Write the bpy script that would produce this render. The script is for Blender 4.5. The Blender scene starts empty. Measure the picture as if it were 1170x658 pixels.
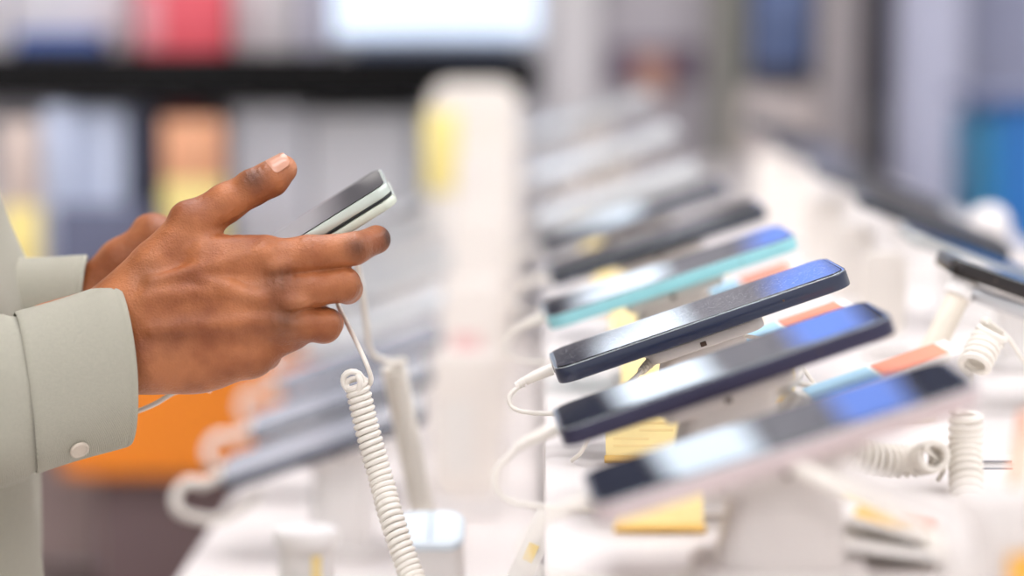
import bpy, bmesh, math, random
import numpy as np
from mathutils import Vector, Matrix, Euler

random.seed(7)
SC = bpy.context.scene
COL = SC.collection

# ------------------------------------------------------------------ camera
F = 1170 * 85.0 / 36.0
CAM_LOC = Vector((0, 0, 1.25))
CAM_ROT = Euler((math.radians(90 - 6.01), 0, math.atan(37 / F)), 'XYZ')
cam_d = bpy.data.cameras.new('camera')
cam = bpy.data.objects.new('camera', cam_d)
COL.objects.link(cam)
cam.location = CAM_LOC
cam.rotation_euler = CAM_ROT
cam_d.lens = 85
cam_d.sensor_width = 36
cam_d.clip_start = 0.05
cam_d.clip_end = 60
cam_d.dof.use_dof = True
cam_d.dof.focus_distance = 1.225
cam_d.dof.aperture_fstop = 2.7
SC.camera = cam
CR = CAM_ROT.to_matrix()
RT, UP, FW = CR @ Vector((1, 0, 0)), CR @ Vector((0, 1, 0)), CR @ Vector((0, 0, -1))


def P(px, py, d):
    """A point of the place: where the ray at a photo position reaches the depth d."""
    return CAM_LOC + RT * ((px - 585) / F * d) - UP * ((py - 329) / F * d) + FW * d


# ------------------------------------------------------------------ helpers
def tag(o, label=None, cat=None, group=None, kind=None):
    if label: o['label'] = label
    if cat: o['category'] = cat
    if group: o['group'] = group
    if kind: o['kind'] = kind
    return o


def empty(name, loc, label=None, cat=None, group=None):
    o = bpy.data.objects.new(name, None)
    o.empty_display_size = 0.02
    COL.objects.link(o)
    o.location = loc
    return tag(o, label, cat, group)


def obj(name, bm, m, parent=None, smooth=True, angle=40):
    me = bpy.data.meshes.new(name)
    bmesh.ops.recalc_face_normals(bm, faces=bm.faces[:])
    bm.to_mesh(me)
    bm.free()
    if smooth:
        me.polygons.foreach_set('use_smooth', [True] * len(me.polygons))
        try:
            me.set_sharp_from_angle(angle=math.radians(angle))
        except Exception:
            pass
    for mm in (m if isinstance(m, (list, tuple)) else [m]):
        me.materials.append(mm)
    o = bpy.data.objects.new(name, me)
    COL.objects.link(o)
    if parent is not None:
        o.parent = parent
        L = Vector((0, 0, 0))
        q = parent
        while q is not None:
            L += q.location
            q = q.parent
        me.transform(Matrix.Translation(-L))      # parents are never rotated here
    return o


def recenter(o):
    """Puts a top-level mesh's origin at the middle of its underside."""
    me = o.data
    co = np.empty(len(me.vertices) * 3)
    me.vertices.foreach_get('co', co)
    co = co.reshape(-1, 3)
    c = Vector(((co[:, 0].min() + co[:, 0].max()) / 2, (co[:, 1].min() + co[:, 1].max()) / 2, co[:, 2].min()))
    me.transform(Matrix.Translation(-c))
    o.location = c
    return o


def box_bm(lo, hi, bev=0.0, seg=2, bm=None):
    bm = bm or bmesh.new()
    r = bmesh.ops.create_cube(bm, size=1)
    vs = r['verts']
    for v in vs:
        v.co = Vector([lo[i] + (v.co[i] + .5) * (hi[i] - lo[i]) for i in range(3)])
    if bev > 0:
        es = list({e for v in vs for e in v.link_edges})
        bmesh.ops.bevel(bm, geom=es, offset=bev, segments=seg, profile=.5, affect='EDGES')
    return bm


def frame_box(M, lo, hi, bev=0.0, seg=2, bm=None):
    """A box in a local frame M."""
    b = box_bm(lo, hi, bev, seg)
    b.transform(M)
    if bm is None:
        return b
    merge(bm, b)
    return bm


def merge(bm, b):
    me = bpy.data.meshes.new('tmp')
    b.to_mesh(me)
    b.free()
    bm.from_mesh(me)
    bpy.data.meshes.remove(me)
    return bm


def rings_bm(rings, close=True, caps=(True, True), bm=None):
    bm = bm or bmesh.new()
    R = [[bm.verts.new(p) for p in r] for r in rings]
    n = len(R[0])
    for a, b in zip(R, R[1:]):
        for i in range(n if close else n - 1):
            j = (i + 1) % n
            bm.faces.new((a[i], a[j], b[j], b[i]))
    if caps[0]: bm.faces.new(R[0][::-1])
    if caps[1]: bm.faces.new(R[-1])
    return bm


def spline(pts, n):
    """Catmull-Rom through pts, n samples per span."""
    pts = [Vector(p) for p in pts]
    q = [pts[0] * 2 - pts[1]] + pts + [pts[-1] * 2 - pts[-2]]
    out = []
    for i in range(1, len(q) - 2):
        p0, p1, p2, p3 = q[i - 1:i + 3]
        for k in range(n):
            t = k / n
            out.append(.5 * ((2 * p1) + (p2 - p0) * t + (2 * p0 - 5 * p1 + 4 * p2 - p3) * t * t + (3 * p1 - p0 - 3 * p2 + p3) * t ** 3))
    out.append(pts[-1])
    return out


def frames(pts):
    T = []
    for i in range(len(pts)):
        a, b = pts[max(i - 1, 0)], pts[min(i + 1, len(pts) - 1)]
        T.append((b - a).normalized())
    n = T[0].orthogonal().normalized()
    out = []
    for t in T:
        n = (n - t * n.dot(t)).normalized()
        out.append((t, n, t.cross(n)))
    return out


def tube_bm(pts, r, seg=10, bm=None):
    pts = [Vector(p) for p in pts]
    rr = r if isinstance(r, (list, tuple)) else [r] * len(pts)
    rings = []
    for p, (t, n, b), q in zip(pts, frames(pts), rr):
        rings.append([p + (n * math.cos(2 * math.pi * k / seg) + b * math.sin(2 * math.pi * k / seg)) * q for k in range(seg)])
    return rings_bm(rings, bm=bm)


def coil_pts(path, R, pitch, per=14, lead=True):
    """A helix wound round a path."""
    dense = spline(path, 40)
    L = [0]
    for a, b in zip(dense, dense[1:]):
        L.append(L[-1] + (b - a).length)
    fr = frames(dense)
    turns = L[-1] / pitch
    n = int(turns * per)
    out, j = [], 0
    for k in range(n + 1):
        s = L[-1] * k / n
        while j < len(L) - 2 and L[j + 1] < s:
            j += 1
        w = (s - L[j]) / max(L[j + 1] - L[j], 1e-9)
        p = dense[j].lerp(dense[j + 1], w)
        t, nn, b = fr[j]
        a = 2 * math.pi * k / per
        out.append(p + (nn * math.cos(a) + b * math.sin(a)) * R)
    return out


def rrect(w, h, r, k=6):
    """Rounded rectangle, w along x and h along y, centred."""
    out = []
    r = min(r, w / 2 - 1e-5, h / 2 - 1e-5)
    for cx, cy, a0 in ((w / 2 - r, h / 2 - r, 0), (-w / 2 + r, h / 2 - r, 90), (-w / 2 + r, -h / 2 + r, 180), (w / 2 - r, -h / 2 + r, 270)):
        for i in range(k + 1):
            a = math.radians(a0 + 90 * i / k)
            out.append((cx + r * math.cos(a), cy + r * math.sin(a)))
    return out


def slab_bm(M, w, h, r, z0, z1, bev, k=6, bm=None):
    """A rounded-rectangle slab with rounded rims, in frame M."""
    prof = [(bev + .0005, z0), (bev, z0), (bev * .3, z0 + bev * .3), (0, z0 + bev), (0, z1 - bev), (bev * .3, z1 - bev * .3), (bev, z1), (bev + .0005, z1)]
    rings = [[M @ Vector((x, y, z)) for x, y in rrect(w - 2 * i, h - 2 * i, max(r - i, 1e-4), k)] for i, z in prof]
    return rings_bm(rings, bm=bm)


def cyl_bm(p0, p1, r0, r1=None, seg=24, bm=None):
    p0, p1 = Vector(p0), Vector(p1)
    r1 = r0 if r1 is None else r1
    L = (p1 - p0).length
    b = min(r0, r1, L) * .12
    d = (p1 - p0).normalized()
    return tube_bm([p0, p0 + d * b * .3, p0 + d * b, p1 - d * b, p1 - d * b * .3, p1], [r0 - b, r0 - b * .3, r0, r1, r1 - b * .3, r1 - b], seg, bm)


# ------------------------------------------------------------------ materials
def lin(c):
    return tuple(((v / 255) / 12.92 if v / 255 <= .04045 else ((v / 255 + .055) / 1.055) ** 2.4) for v in c)


MATS = {}


def mat(name, rgb, rough=.5, metal=0.0, spec=.5, var=.04, scale=30.0, bump=0.0, bscale=200.0, emit=0.0, coat=0.0, trans=0.0, sss=0.0):
    """Principled material with a little procedural colour variation and bump; rgb in 0..255 sRGB."""
    if name in MATS:
        return MATS[name]
    m = bpy.data.materials.new(name)
    m.use_nodes = True
    nt = m.node_tree
    bs = nt.nodes['Principled BSDF']
    c = lin(rgb)
    tc = nt.nodes.new('ShaderNodeTexCoord')
    nz = nt.nodes.new('ShaderNodeTexNoise')
    nz.inputs['Scale'].default_value = scale
    nz.inputs['Detail'].default_value = 3
    nt.links.new(tc.outputs['Object'], nz.inputs['Vector'])
    rp = nt.nodes.new('ShaderNodeValToRGB')
    rp.color_ramp.elements[0].position = .3
    rp.color_ramp.elements[1].position = .7
    rp.color_ramp.elements[0].color = tuple(v * (1 - var) for v in c) + (1,)
    rp.color_ramp.elements[1].color = tuple(min(1, v * (1 + var)) for v in c) + (1,)
    nt.links.new(nz.outputs['Fac'], rp.inputs['Fac'])
    nt.links.new(rp.outputs['Color'], bs.inputs['Base Color'])
    bs.inputs['Roughness'].default_value = rough
    bs.inputs['Metallic'].default_value = metal
    bs.inputs['Specular IOR Level'].default_value = spec
    bs.inputs['Coat Weight'].default_value = coat
    bs.inputs['Transmission Weight'].default_value = trans
    if emit:
        bs.inputs['Emission Color'].default_value = c + (1,)
        bs.inputs['Emission Strength'].default_value = emit
    if sss:
        bs.inputs['Subsurface Weight'].default_value = sss
        bs.inputs['Subsurface Radius'].default_value = (.004, .0015, .0008)
        bs.inputs['Subsurface Scale'].default_value = 1.0
    if bump:
        n2 = nt.nodes.new('ShaderNodeTexNoise')
        n2.inputs['Scale'].default_value = bscale
        n2.inputs['Detail'].default_value = 4
        nt.links.new(tc.outputs['Object'], n2.inputs['Vector'])
        bp = nt.nodes.new('ShaderNodeBump')
        bp.inputs['Strength'].default_value = bump
        bp.inputs['Distance'].default_value = .001
        nt.links.new(n2.outputs['Fac'], bp.inputs['Height'])
        nt.links.new(bp.outputs['Normal'], bs.inputs['Normal'])
    MATS[name] = m
    return m


WHITE = mat('white laminate', (226, 219, 215), .45, var=.015, scale=8)
WHITEP = mat('white moulded plastic', (238, 234, 231), .35, var=.02, scale=20)
CABLE = mat('white cable rubber', (236, 230, 220), .42, var=.02, scale=60)
CREAM = mat('cream plastic', (226, 216, 200), .4, var=.02)
YELLOW = mat('yellow tag card', (250, 226, 158), .55, var=.03, scale=90)
YEDGE = mat('amber tag edge', (232, 190, 104), .55)
ORANGEP = mat('orange red print', (242, 150, 118), .55)
BLUEP = mat('light blue print', (176, 218, 240), .55)
PAPER = mat('white card', (240, 236, 230), .6, var=.02)
GLASS = mat('black screen glass', (7, 7, 10), .035, spec=.75, var=.3)
LENS = mat('lens glass', (10, 10, 16), .05, spec=.8)
DARKM = mat('dark rubber', (84, 62, 48), .6)
STEEL = mat('brushed steel', (190, 190, 192), .28, metal=1, var=.05)
BLACK = mat('black shelf laminate', (12, 11, 12), .6, spec=.2, var=.1)


def dusty_glass():
    m = bpy.data.materials.new('dusty screen glass')
    m.use_nodes = True
    nt = m.node_tree
    bs = nt.nodes['Principled BSDF']
    tc = nt.nodes.new('ShaderNodeTexCoord')
    vo = nt.nodes.new('ShaderNodeTexVoronoi')
    vo.inputs['Scale'].default_value = 900
    nz = nt.nodes.new('ShaderNodeTexNoise')
    nz.inputs['Scale'].default_value = 420
    nt.links.new(tc.outputs['Object'], vo.inputs['Vector'])
    nt.links.new(tc.outputs['Object'], nz.inputs['Vector'])
    lt = nt.nodes.new('ShaderNodeMath'); lt.operation = 'LESS_THAN'; lt.inputs[1].default_value = .32
    gt = nt.nodes.new('ShaderNodeMath'); gt.operation = 'GREATER_THAN'; gt.inputs[1].default_value = .53
    mu = nt.nodes.new('ShaderNodeMath'); mu.operation = 'MULTIPLY'
    nt.links.new(vo.outputs['Distance'], lt.inputs[0])
    nt.links.new(nz.outputs['Fac'], gt.inputs[0])
    nt.links.new(lt.outputs[0], mu.inputs[0]); nt.links.new(gt.outputs[0], mu.inputs[1])
    mx = nt.nodes.new('ShaderNodeMix'); mx.data_type = 'RGBA'
    mx.inputs[6].default_value = (.012, .012, .017, 1)
    mx.inputs[7].default_value = (.42, .40, .41, 1)
    nt.links.new(mu.outputs[0], mx.inputs[0])
    nt.links.new(mx.outputs[2], bs.inputs['Base Color'])
    bs.inputs['Roughness'].default_value = .04
    bs.inputs['Specular IOR Level'].default_value = .7
    return m


DUSTY = dusty_glass()


# ------------------------------------------------------------------ setting
def struct(name, bm, m):
    o = obj(name, bm, m, smooth=False)
    o['kind'] = 'structure'
    return o


FLOORM = mat('grey brown floor tile', (120, 104, 100), .35, var=.12, scale=2)
CEILM = mat('white ceiling', (225, 225, 228), .8)
WALLM = mat('pale grey wall', (196, 194, 200), .7, var=.03, scale=2)
struct('floor', box_bm((-5, -3, -.1), (5, 8, 0)), FLOORM)
struct('ceiling', box_bm((-5, -3, 3.2), (5, 8, 3.3)), CEILM)
struct('wall_back', box_bm((-5, 8, -.1), (5, 8.15, 3.3)), WALLM)
LAMP = mat('lamp diffuser', (252, 251, 255), .5, emit=8.4, var=0)
LFRAME = mat('lamp frame', (220, 220, 220), .5)
for ly in (-1.2, .4, 1.6, 2.7):
    for lx in (-2.7, -.3, 2.1):
        t = empty('ceiling_light', (lx, ly, 3.2), None, 'ceiling light', 'ceiling lights over the aisle')
        t['label'] = 'white rectangular ceiling light panel with a flat diffuser over the shop floor'
        obj('diffuser', box_bm((lx - .55, ly - .3, 3.165), (lx + .55, ly + .3, 3.185), .004), LAMP, t)
        b = bmesh.new()
        for s in (-1, 1):
            merge(b, box_bm((lx - .6, ly + s * .325 - .02, 3.15), (lx + .6, ly + s * .325 + .02, 3.198), .004))
            merge(b, box_bm((lx + s * .58 - .02, ly - .305, 3.15), (lx + s * .58 + .02, ly + .305, 3.198), .004))
        obj('frame', b, LFRAME, t)

# ------------------------------------------------------------------ display table
ZU, ZL = 1.035, .865          # upper and lower deck
YA, YB, YL = .62, 4.1, 3.2
t = empty('display_table', (.15, 2.4, 0), 'long white two-level display table carrying all the rows of phones', 'table')
obj('upper_deck', box_bm((0, YA, ZU - .035), (.5, YB, ZU), .003), WHITE, t)
obj('lower_deck', box_bm((-.262, YA, ZL - .035), (-.002, YL, ZL), .003), WHITE, t)
obj('riser', box_bm((.006, YA + .01, ZL - .03), (.026, YB - .01, ZU - .036), .001), WHITE, t)
obj('cabinet', merge(box_bm((.03, YA + .02, .1), (.48, YB - .02, ZU - .037), .004), box_bm((-.24, YA + .02, .1), (.004, YL - .02, ZL - .037), .004)), WHITE, t)
obj('plinth', merge(box_bm((.05, YA + .06, 0), (.45, YB - .06, .099), .002), box_bm((-.2, YA + .06, 0), (.049, YL - .06, .099), .002)), mat('grey plinth', (110, 108, 108), .5), t)


# ------------------------------------------------------------------ phones
def phone_frame(L, R, d, roll=0.0, yaw=0.0):
    a, b = P(L[0], L[1], d), P(R[0], R[1], d)
    u = (b - a).normalized()
    ln = (b - a).length
    if yaw:
        u = (Matrix.Rotation(math.radians(yaw), 3, 'Z') @ u)
    v = Vector((0, 1, 0))
    v = (v - u * v.dot(u)).normalized()
    v = Matrix.Rotation(math.radians(roll), 3, u) @ v
    n = u.cross(v)
    return a, b, u, v, n, ln


def make_phone(label, L, R, d, fm, w=.073, th=.0082, roll=0.0, glass=GLASS, top='right', group=None, lens=2, yaw=0.0, rc=.0105, name='smartphone'):
    a, b, u, v, n, ln = phone_frame(L, R, d, roll, yaw)
    c = (a + b) / 2 + v * (w / 2)
    M = Matrix(((u.x, v.x, n.x, c.x), (u.y, v.y, n.y, c.y), (u.z, v.z, n.z, c.z), (0, 0, 0, 1)))
    t = empty(name, c - n * th, label, 'phone', group)
    obj('frame', slab_bm(M, ln, w, rc, -th, 0, .0011), fm, t)
    obj('rim', slab_bm(M, ln - .0006, w - .0006, rc - .0003, -.0002, .00025, .0001), RIMM, t)
    obj('screen', slab_bm(M, ln - .0036, w - .0044, rc - .0020, .0003, .0007, .0002), glass, t)
    s = 1 if top == 'right' else -1
    cb = obj('camera_bump', slab_bm(M @ Matrix.Translation((s * (ln / 2 - .021), w * .2, 0)), .027, .027, .007, -th - .0016, -th - .00005, .0005), fm, t)
    bl = bmesh.new()
    for q in (-1, 1):
        p = M @ Vector((s * (ln / 2 - .021) + q * .0062, w * .2 + q * .0055, -th - .0024))
        cyl_bm(p, p + n * .0007, .0045, seg=16, bm=bl)
    obj('lens', bl, LENS, cb)
    p = M @ Vector((-s * ln / 2, 0, -th / 2))
    obj('charging_port', slab_bm(Matrix.Translation(p) @ Matrix((( v.x, n.x, u.x, 0), (v.y, n.y, u.y, 0), (v.z, n.z, u.z, 0), (0, 0, 0, 1))), .009, .0032, .0015, -.0003, .0003, .0001, 4), DARKM, t)
    # microphone hole on the side that faces the aisle
    q = M @ Vector((s * ln * .27, -w / 2, -th * .45))
    obj('microphone_hole', cyl_bm(q - v * .00025, q + v * .0003, .0006, seg=10), DARKM, t)
    return dict(M=M, u=u, v=v, n=n, ln=ln, w=w, th=th, c=c, t=t, s=s)


def make_stand(ph, label, zdeck, base=.05, head=.034, off=0.0, group='white stands under the phones', m=WHITEP, tray=True):
    """Pedestal from the deck up to the phone's back, with a head plate parallel to the phone."""
    M, n, th = ph['M'], ph['n'], ph['th']
    c = M @ Vector((off, 0, -th))
    t = empty('phone_stand', (c.x, c.y, zdeck), label, 'phone stand', group)
    g = .0018
    Mh = M @ Matrix.Translation((off, 0, -th - g))
    obj('head_plate', slab_bm(Mh, .062, .046, .008, -.006, 0, .0015), m, t)
    top = [Mh @ Vector((x, y, -.0061)) for x, y in rrect(head + .01, head, .008)]
    bot = [Vector((c.x + x, c.y + y, zdeck + .0065)) for x, y in rrect(base, base, .012)]
    rings = []
    for k in range(9):
        f = k / 8
        e = f * f * (3 - 2 * f)
        rings.append([q.lerp(p, 1 - e) for p, q in zip(bot, top)])
    obj('neck', rings_bm(rings), m, t)
    Mb = Matrix.Translation((c.x, c.y, zdeck + .0003))
    obj('base', slab_bm(Mb, base + .018, base + .018, .016, 0, .006, .002), m, t)
    # sticky pad with its brown rubber foot, showing at the aisle edge
    q = M @ Vector((off - .002, -.0228, -th - g - .003))
    obj('rubber_stop', frame_box(Matrix.Translation(q) @ M.to_3x3().to_4x4(), (-.0016, -.0008, -.0016), (.0016, .0006, .0008), .0003), DARKM, t)
    return t


def plug_cable(ph, label, loop, k=1.0, rp=.0030, rc=.00125, group='charging cables looping from the phone ends', zend=None):
    """White charging cable: strain relief at the phone's port, then a slack loop back under the phone."""
    M, s, ln, th = ph['M'], ph['s'], ph['ln'], ph['th']
    p0 = M @ Vector((-s * (ln / 2 + .0006), 0, -th / 2))
    d = ph['u'] * -s
    t = empty('charging_cable', p0, label, 'cable', group)
    pl = [p0, p0 + d * .005, p0 + d * .010 + Vector((0, 0, -.0004)), p0 + d * .015 + Vector((0, 0, -.0012))]
    b = tube_bm(pl, [rp, rp, rp * .95, rp * .8], 14)
    for j in range(3):
        q = p0 + d * (.0162 + j * .0016) + Vector((0, 0, -.0015 - j * .0003))
        tube_bm([q - d * .0007, q + d * .0007], [rp * (.82 - .06 * j)] * 2, 12, bm=b)
    obj('plug', b, CABLE, t)
    st = p0 + d * .0145 + Vector((0, 0, -.0012))
    pts = [st] + [st + Vector(q) * k for q in loop]
    if zend is not None:
        pts[-1].z = zend
    obj('cord', tube_bm(spline(pts, 10), rc, 10), CABLE, t)
    return t


RIMM = mat('polished silver rim', (200, 210, 214), .18, metal=.9, var=.02)
NAVY = mat('navy phone frame', (27, 37, 64), .28, spec=.6, coat=.3, var=.05)
VIOLET = mat('slate violet phone frame', (56, 54, 78), .3, metal=.4, var=.05)
ROSE = mat('rose silver phone frame', (206, 190, 190), .3, metal=.25, var=.04)
TEAL = mat('teal phone frame', (150, 216, 224), .35, var=.04, coat=.3)
CHAR = mat('charcoal phone frame', (52, 58, 70), .3, metal=.4)
GREYF = mat('grey phone frame', (92, 95, 106), .3, metal=.4)
SILV = mat('silver phone frame', (198, 200, 200), .3, metal=.5)
BLKF = mat('black phone frame', (48, 44, 44), .25, metal=.4)

loopC = [(-.004, -.001, -.003), (-.0085, -.003, -.008), (-.006, -.005, -.0135), (.004, -.007, -.0155), (.03, -.004, -.017), (.06, .008, -.027)]
REFL_PALE = mat('pale screen with painted reflection', (206, 209, 210), .1, emit=.12, var=.03, scale=30)  # pale colour and faint glow stand in for bright reflections on the glass
REFL_GREY = mat('grey screen with painted reflection', (150, 153, 162), .08, var=.03, scale=30)  # grey painted in place of reflections on the nearer lower-deck screens
cen = [
    # label, stand label, L, R (aisle-side screen edge), depth, frame, roll, glass, tag key
    ('navy smartphone in sharp focus with dust specks on its lower screen', 'the sharp navy phone', (634, 424), (970, 309), 1.205, NAVY, .7, DUSTY),
    ('slate violet smartphone lying just in front of the sharp navy one', 'the slate violet phone', (639, 494), (1022, 362), 1.06, VIOLET, .2, GLASS),
    ('rose silver smartphone nearest the near end of the table', 'the rose silver phone', (678, 580), (1122, 440), .925, ROSE, 1.0, GLASS),
    ('pale teal edged smartphone directly behind the sharp navy one', 'the teal phone', (625, 364), (911, 270), 1.44, TEAL, 2.0, GLASS),
    ('charcoal smartphone directly behind the teal edged one', 'the charcoal phone behind the teal one', (629, 316), (876, 237), 1.68, CHAR, 2.4, GLASS),
    ('dark grey smartphone second in the row behind the teal edged one', 'the phone second behind the teal one', (620, 284), (831, 214), 1.96, GREYF, 5.0, GLASS),
    ('blurred grey smartphone third in the row behind the teal edged one', 'the phone third behind the teal one', (618, 256), (802, 193), 2.24, SILV, 5.0, REFL_PALE),
    ('blurred pale smartphone fourth in the row behind the teal edged one', 'the phone fourth behind the teal one', (612, 205), (776, 150), 2.6, SILV, 7.0, REFL_PALE),
    ('blurred pale smartphone last in the row behind the teal edged one', 'the phone last behind the teal one', (605, 158), (748, 110), 3.0, SILV, 8.0, REFL_PALE),
]
PH = []
POSTM = mat('off white plastic', (214, 207, 202), .45, var=.02)
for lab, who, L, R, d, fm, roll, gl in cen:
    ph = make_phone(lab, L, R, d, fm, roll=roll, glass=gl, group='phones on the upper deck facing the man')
    PH.append(ph)
    make_stand(ph, 'white moulded stand under ' + who, ZU, m=POSTM)
    if who != 'the rose silver phone':
        plug_cable(ph, 'white charging cable looping from the end of ' + who, loopC, k={1.205: 1.0, 1.06: 1.75}.get(d, 1.3), zend=max(ZU + .002, (ph['M'] @ Vector((-.03, 0, -.05))).z))
    else:
        plug_cable(ph, 'white charging cable looping from the end of ' + who, loopC, k=1.5, zend=ZU + .02)

# yellow price tags standing on the deck, one between each pair of phones
def price_tag(x, y, z, label, w=.038, h=.026, lean=38, group='yellow price tags on the upper deck'):
    t = empty('price_tag', (x, y, z), label, 'price tag', group)
    M = Matrix.Translation((x, y, z + .0015)) @ Matrix.Rotation(math.radians(-lean), 4, 'X')
    obj('card', frame_box(M, (-w / 2, -.0004, .0032), (w / 2, .0004, h), .0002), YELLOW, t)
    obj('lip', frame_box(M, (-w / 2 - .0008, -.002, 0), (w / 2 + .0008, .0014, .003), .0005), YEDGE, t)
    b = bmesh.new()
    for k, (zz, x0, x1) in enumerate(((.0085, -.8, .5), (.0125, -.8, .15), (.0175, -.1, .8), (.0215, -.8, .7))):
        frame_box(M, (w / 2 * x0, -.00065, zz), (w / 2 * x1, -.00045, zz + .0012), 0, bm=b)
    obj('print', b, mat('faded tag print', (246, 218, 150), .6), t)
    return t


whos = ['in front of the sharp navy phone', 'in front of the slate violet phone', 'in front of the teal phone', 'in front of the charcoal phone',
        'in front of the second phone past the teal one', 'in front of the third phone past the teal one', 'in front of the fourth phone past the teal one']
for (x, y), wl in zip(((.050, 1.196), (.050, 1.026), (.095, 1.39), (.095, 1.60), (.09, 1.86), (.085, 2.16), (.08, 2.5)), whos):
    big = y > 1.3
    price_tag(x, y, ZU, ('wide' if big else 'small') + ' yellow price tag ' + wl, w=.1 if big else .038, h=.036 if big else .026)


# printed spec cards on sloping trays to the right of each stand
def spec_card(ph, label, du, dn, dv, blue=(.0, .032), red=(.034, .066), w=.042):
    M = ph['M'] @ Matrix.Translation((du, dv, -dn))
    c = M @ Vector((.033, 0, -.0012))
    t = empty('spec_card', c, label, 'card', 'printed cards behind the phones')
    obj('sheet', frame_box(M, (-.004, -w / 2, -.0011), (.072, w / 2, -.0003), .0002), PAPER, t)
    obj('blue_print', frame_box(M, (blue[0], -w / 2 + .003, -.0002), (blue[1], w / 2 - .003, .0002)), BLUEP, t)
    obj('orange_print', frame_box(M, (red[0], -w / 2 + .003, -.0002), (red[1], w / 2 - .003, .0002)), ORANGEP, t)
    # the wire easel it leans on
    b = bmesh.new()
    for sy in (-1, 1):
        p = M @ Vector((.006, sy * w * .35, -.003)); q = M @ Vector((.066, sy * w * .35, -.003))
        tube_bm([Vector((p.x, p.y, ZU + .0012)), p, q], .0012, 8, bm=b)
    obj('easel', b, PAPER, t)
    return t


spec_card(PH[0], 'white printed card with blue and orange blocks behind the sharp navy phone', .012, .028, .045)
spec_card(PH[1], 'white printed card with blue and orange blocks behind the slate violet phone', .038, .032, .030)
spec_card(PH[3], 'white printed card with blue and orange blocks behind the teal phone', .012, .028, .045)

# ---- lower row, on the man's side
loopL = [(-.014, -.002, .001), (-.022, -.004, -.008), (-.020, -.006, -.019), (-.006, -.004, -.025), (.012, 0, -.026), (.04, .01, -.03)]
low = [
    ('dark blue smartphone foremost on the lower deck, beside the table edge', 'the foremost phone of the lower deck', (252, 552), (484, 472), 1.76, NAVY, 6),
    ('slate smartphone second along the lower deck, behind the dark blue one', 'the second phone of the lower deck', (284, 500), (492, 428), 1.98, CHAR, 8),
    ('blurred slate smartphone third along the lower deck', 'the third phone of the lower deck', (318, 450), (504, 385), 2.22, GREYF, 9),
    ('blurred grey smartphone fourth along the lower deck, half behind the hand', 'the fourth phone of the lower deck', (345, 402), (514, 342), 2.46, SILV, 7),
    ('blurred grey smartphone fifth along the lower deck, behind the fingers', 'the fifth phone of the lower deck', (368, 352), (521, 296), 2.72, SILV, 7),
    ('blurred grey smartphone sixth along the lower deck, behind the held phone', 'the sixth phone of the lower deck', (388, 308), (526, 258), 3.0, SILV, 7),
    ('blurred grey smartphone last along the lower deck', 'the last phone of the lower deck', (405, 268), (530, 222), 3.3, SILV, 7),
]
for lab, who, L, R, d, fm, roll in low:
    ph = make_phone(lab, L, R, d, fm, roll=roll, w=.074, th=.0085, glass=REFL_GREY if d < 2.3 else REFL_PALE, group='phones on the lower deck')
    make_stand(ph, 'white moulded stand under ' + who, ZL, base=.045, off=.01)
    plug_cable(ph, 'thick white charging cable looping from the end of ' + who, loopL, rp=.0042, rc=.0038, zend=(ph['M'] @ Vector((-.05, 0, -.03))).z)

# ---- far side of the ridge: phones that slope the other way
rgt = [
    ('black smartphone with a silver rim, nearest of the row sloping away', 'the black silver-rimmed phone', (1091, 296), (1306, 371), 1.36, BLKF, 0),
    ('silver white smartphone behind the black silver-rimmed one', 'the silver white phone of the far side', (1042, 263), (1236, 340), 1.53, SILV, 2),
    ('dark smartphone second behind the black silver-rimmed one', 'the dark phone second behind the silver-rimmed one', (985, 224), (1160, 290), 1.76, CHAR, 5),
    ('dark smartphone third behind the black silver-rimmed one', 'the dark phone third behind the silver-rimmed one', (932, 190), (1083, 247), 2.05, GREYF, 7),
    ('dark smartphone fourth behind the black silver-rimmed one', 'the dark phone fourth behind the silver-rimmed one', (888, 160), (1017, 209), 2.4, GREYF, 8),
    ('dark smartphone last behind the black silver-rimmed one', 'the dark phone last behind the silver-rimmed one', (852, 136), (961, 177), 2.8, GREYF, 8),
]
RP = []
for lab, who, L, R, d, fm, roll in rgt:
    ph = make_phone(lab, L, R, d, fm, roll=roll, top='left', th=.0085, group='phones on the far side of the ridge')
    RP.append(ph)
    make_stand(ph, 'white moulded stand under ' + who, ZU, base=.04, off=.034, group='white stands under the phones of the far side')

# ------------------------------------------------------------------ coiled tethers
def coil(label, path, R=.005, r=.00155, pitch=.0033, pre=None, post=None, m=CABLE, group='white coiled tether cables', wire=.0012):
    pts = [Vector(p) for p in path]
    hel = coil_pts(pts, R, pitch)
    o0 = pts[-1]
    t = empty('coiled_cable', o0, label, 'cable', group)
    obj('coil', tube_bm(hel, r, 8), m, t)
    if pre:
        obj('lead', tube_bm(spline([Vector(p) for p in pre] + [hel[0]], 12), wire, 10), m, t)
    if post:
        obj('lead', tube_bm(spline([hel[-1]] + [Vector(p) for p in post], 12), wire, 10), m, t)
    return t


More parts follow.
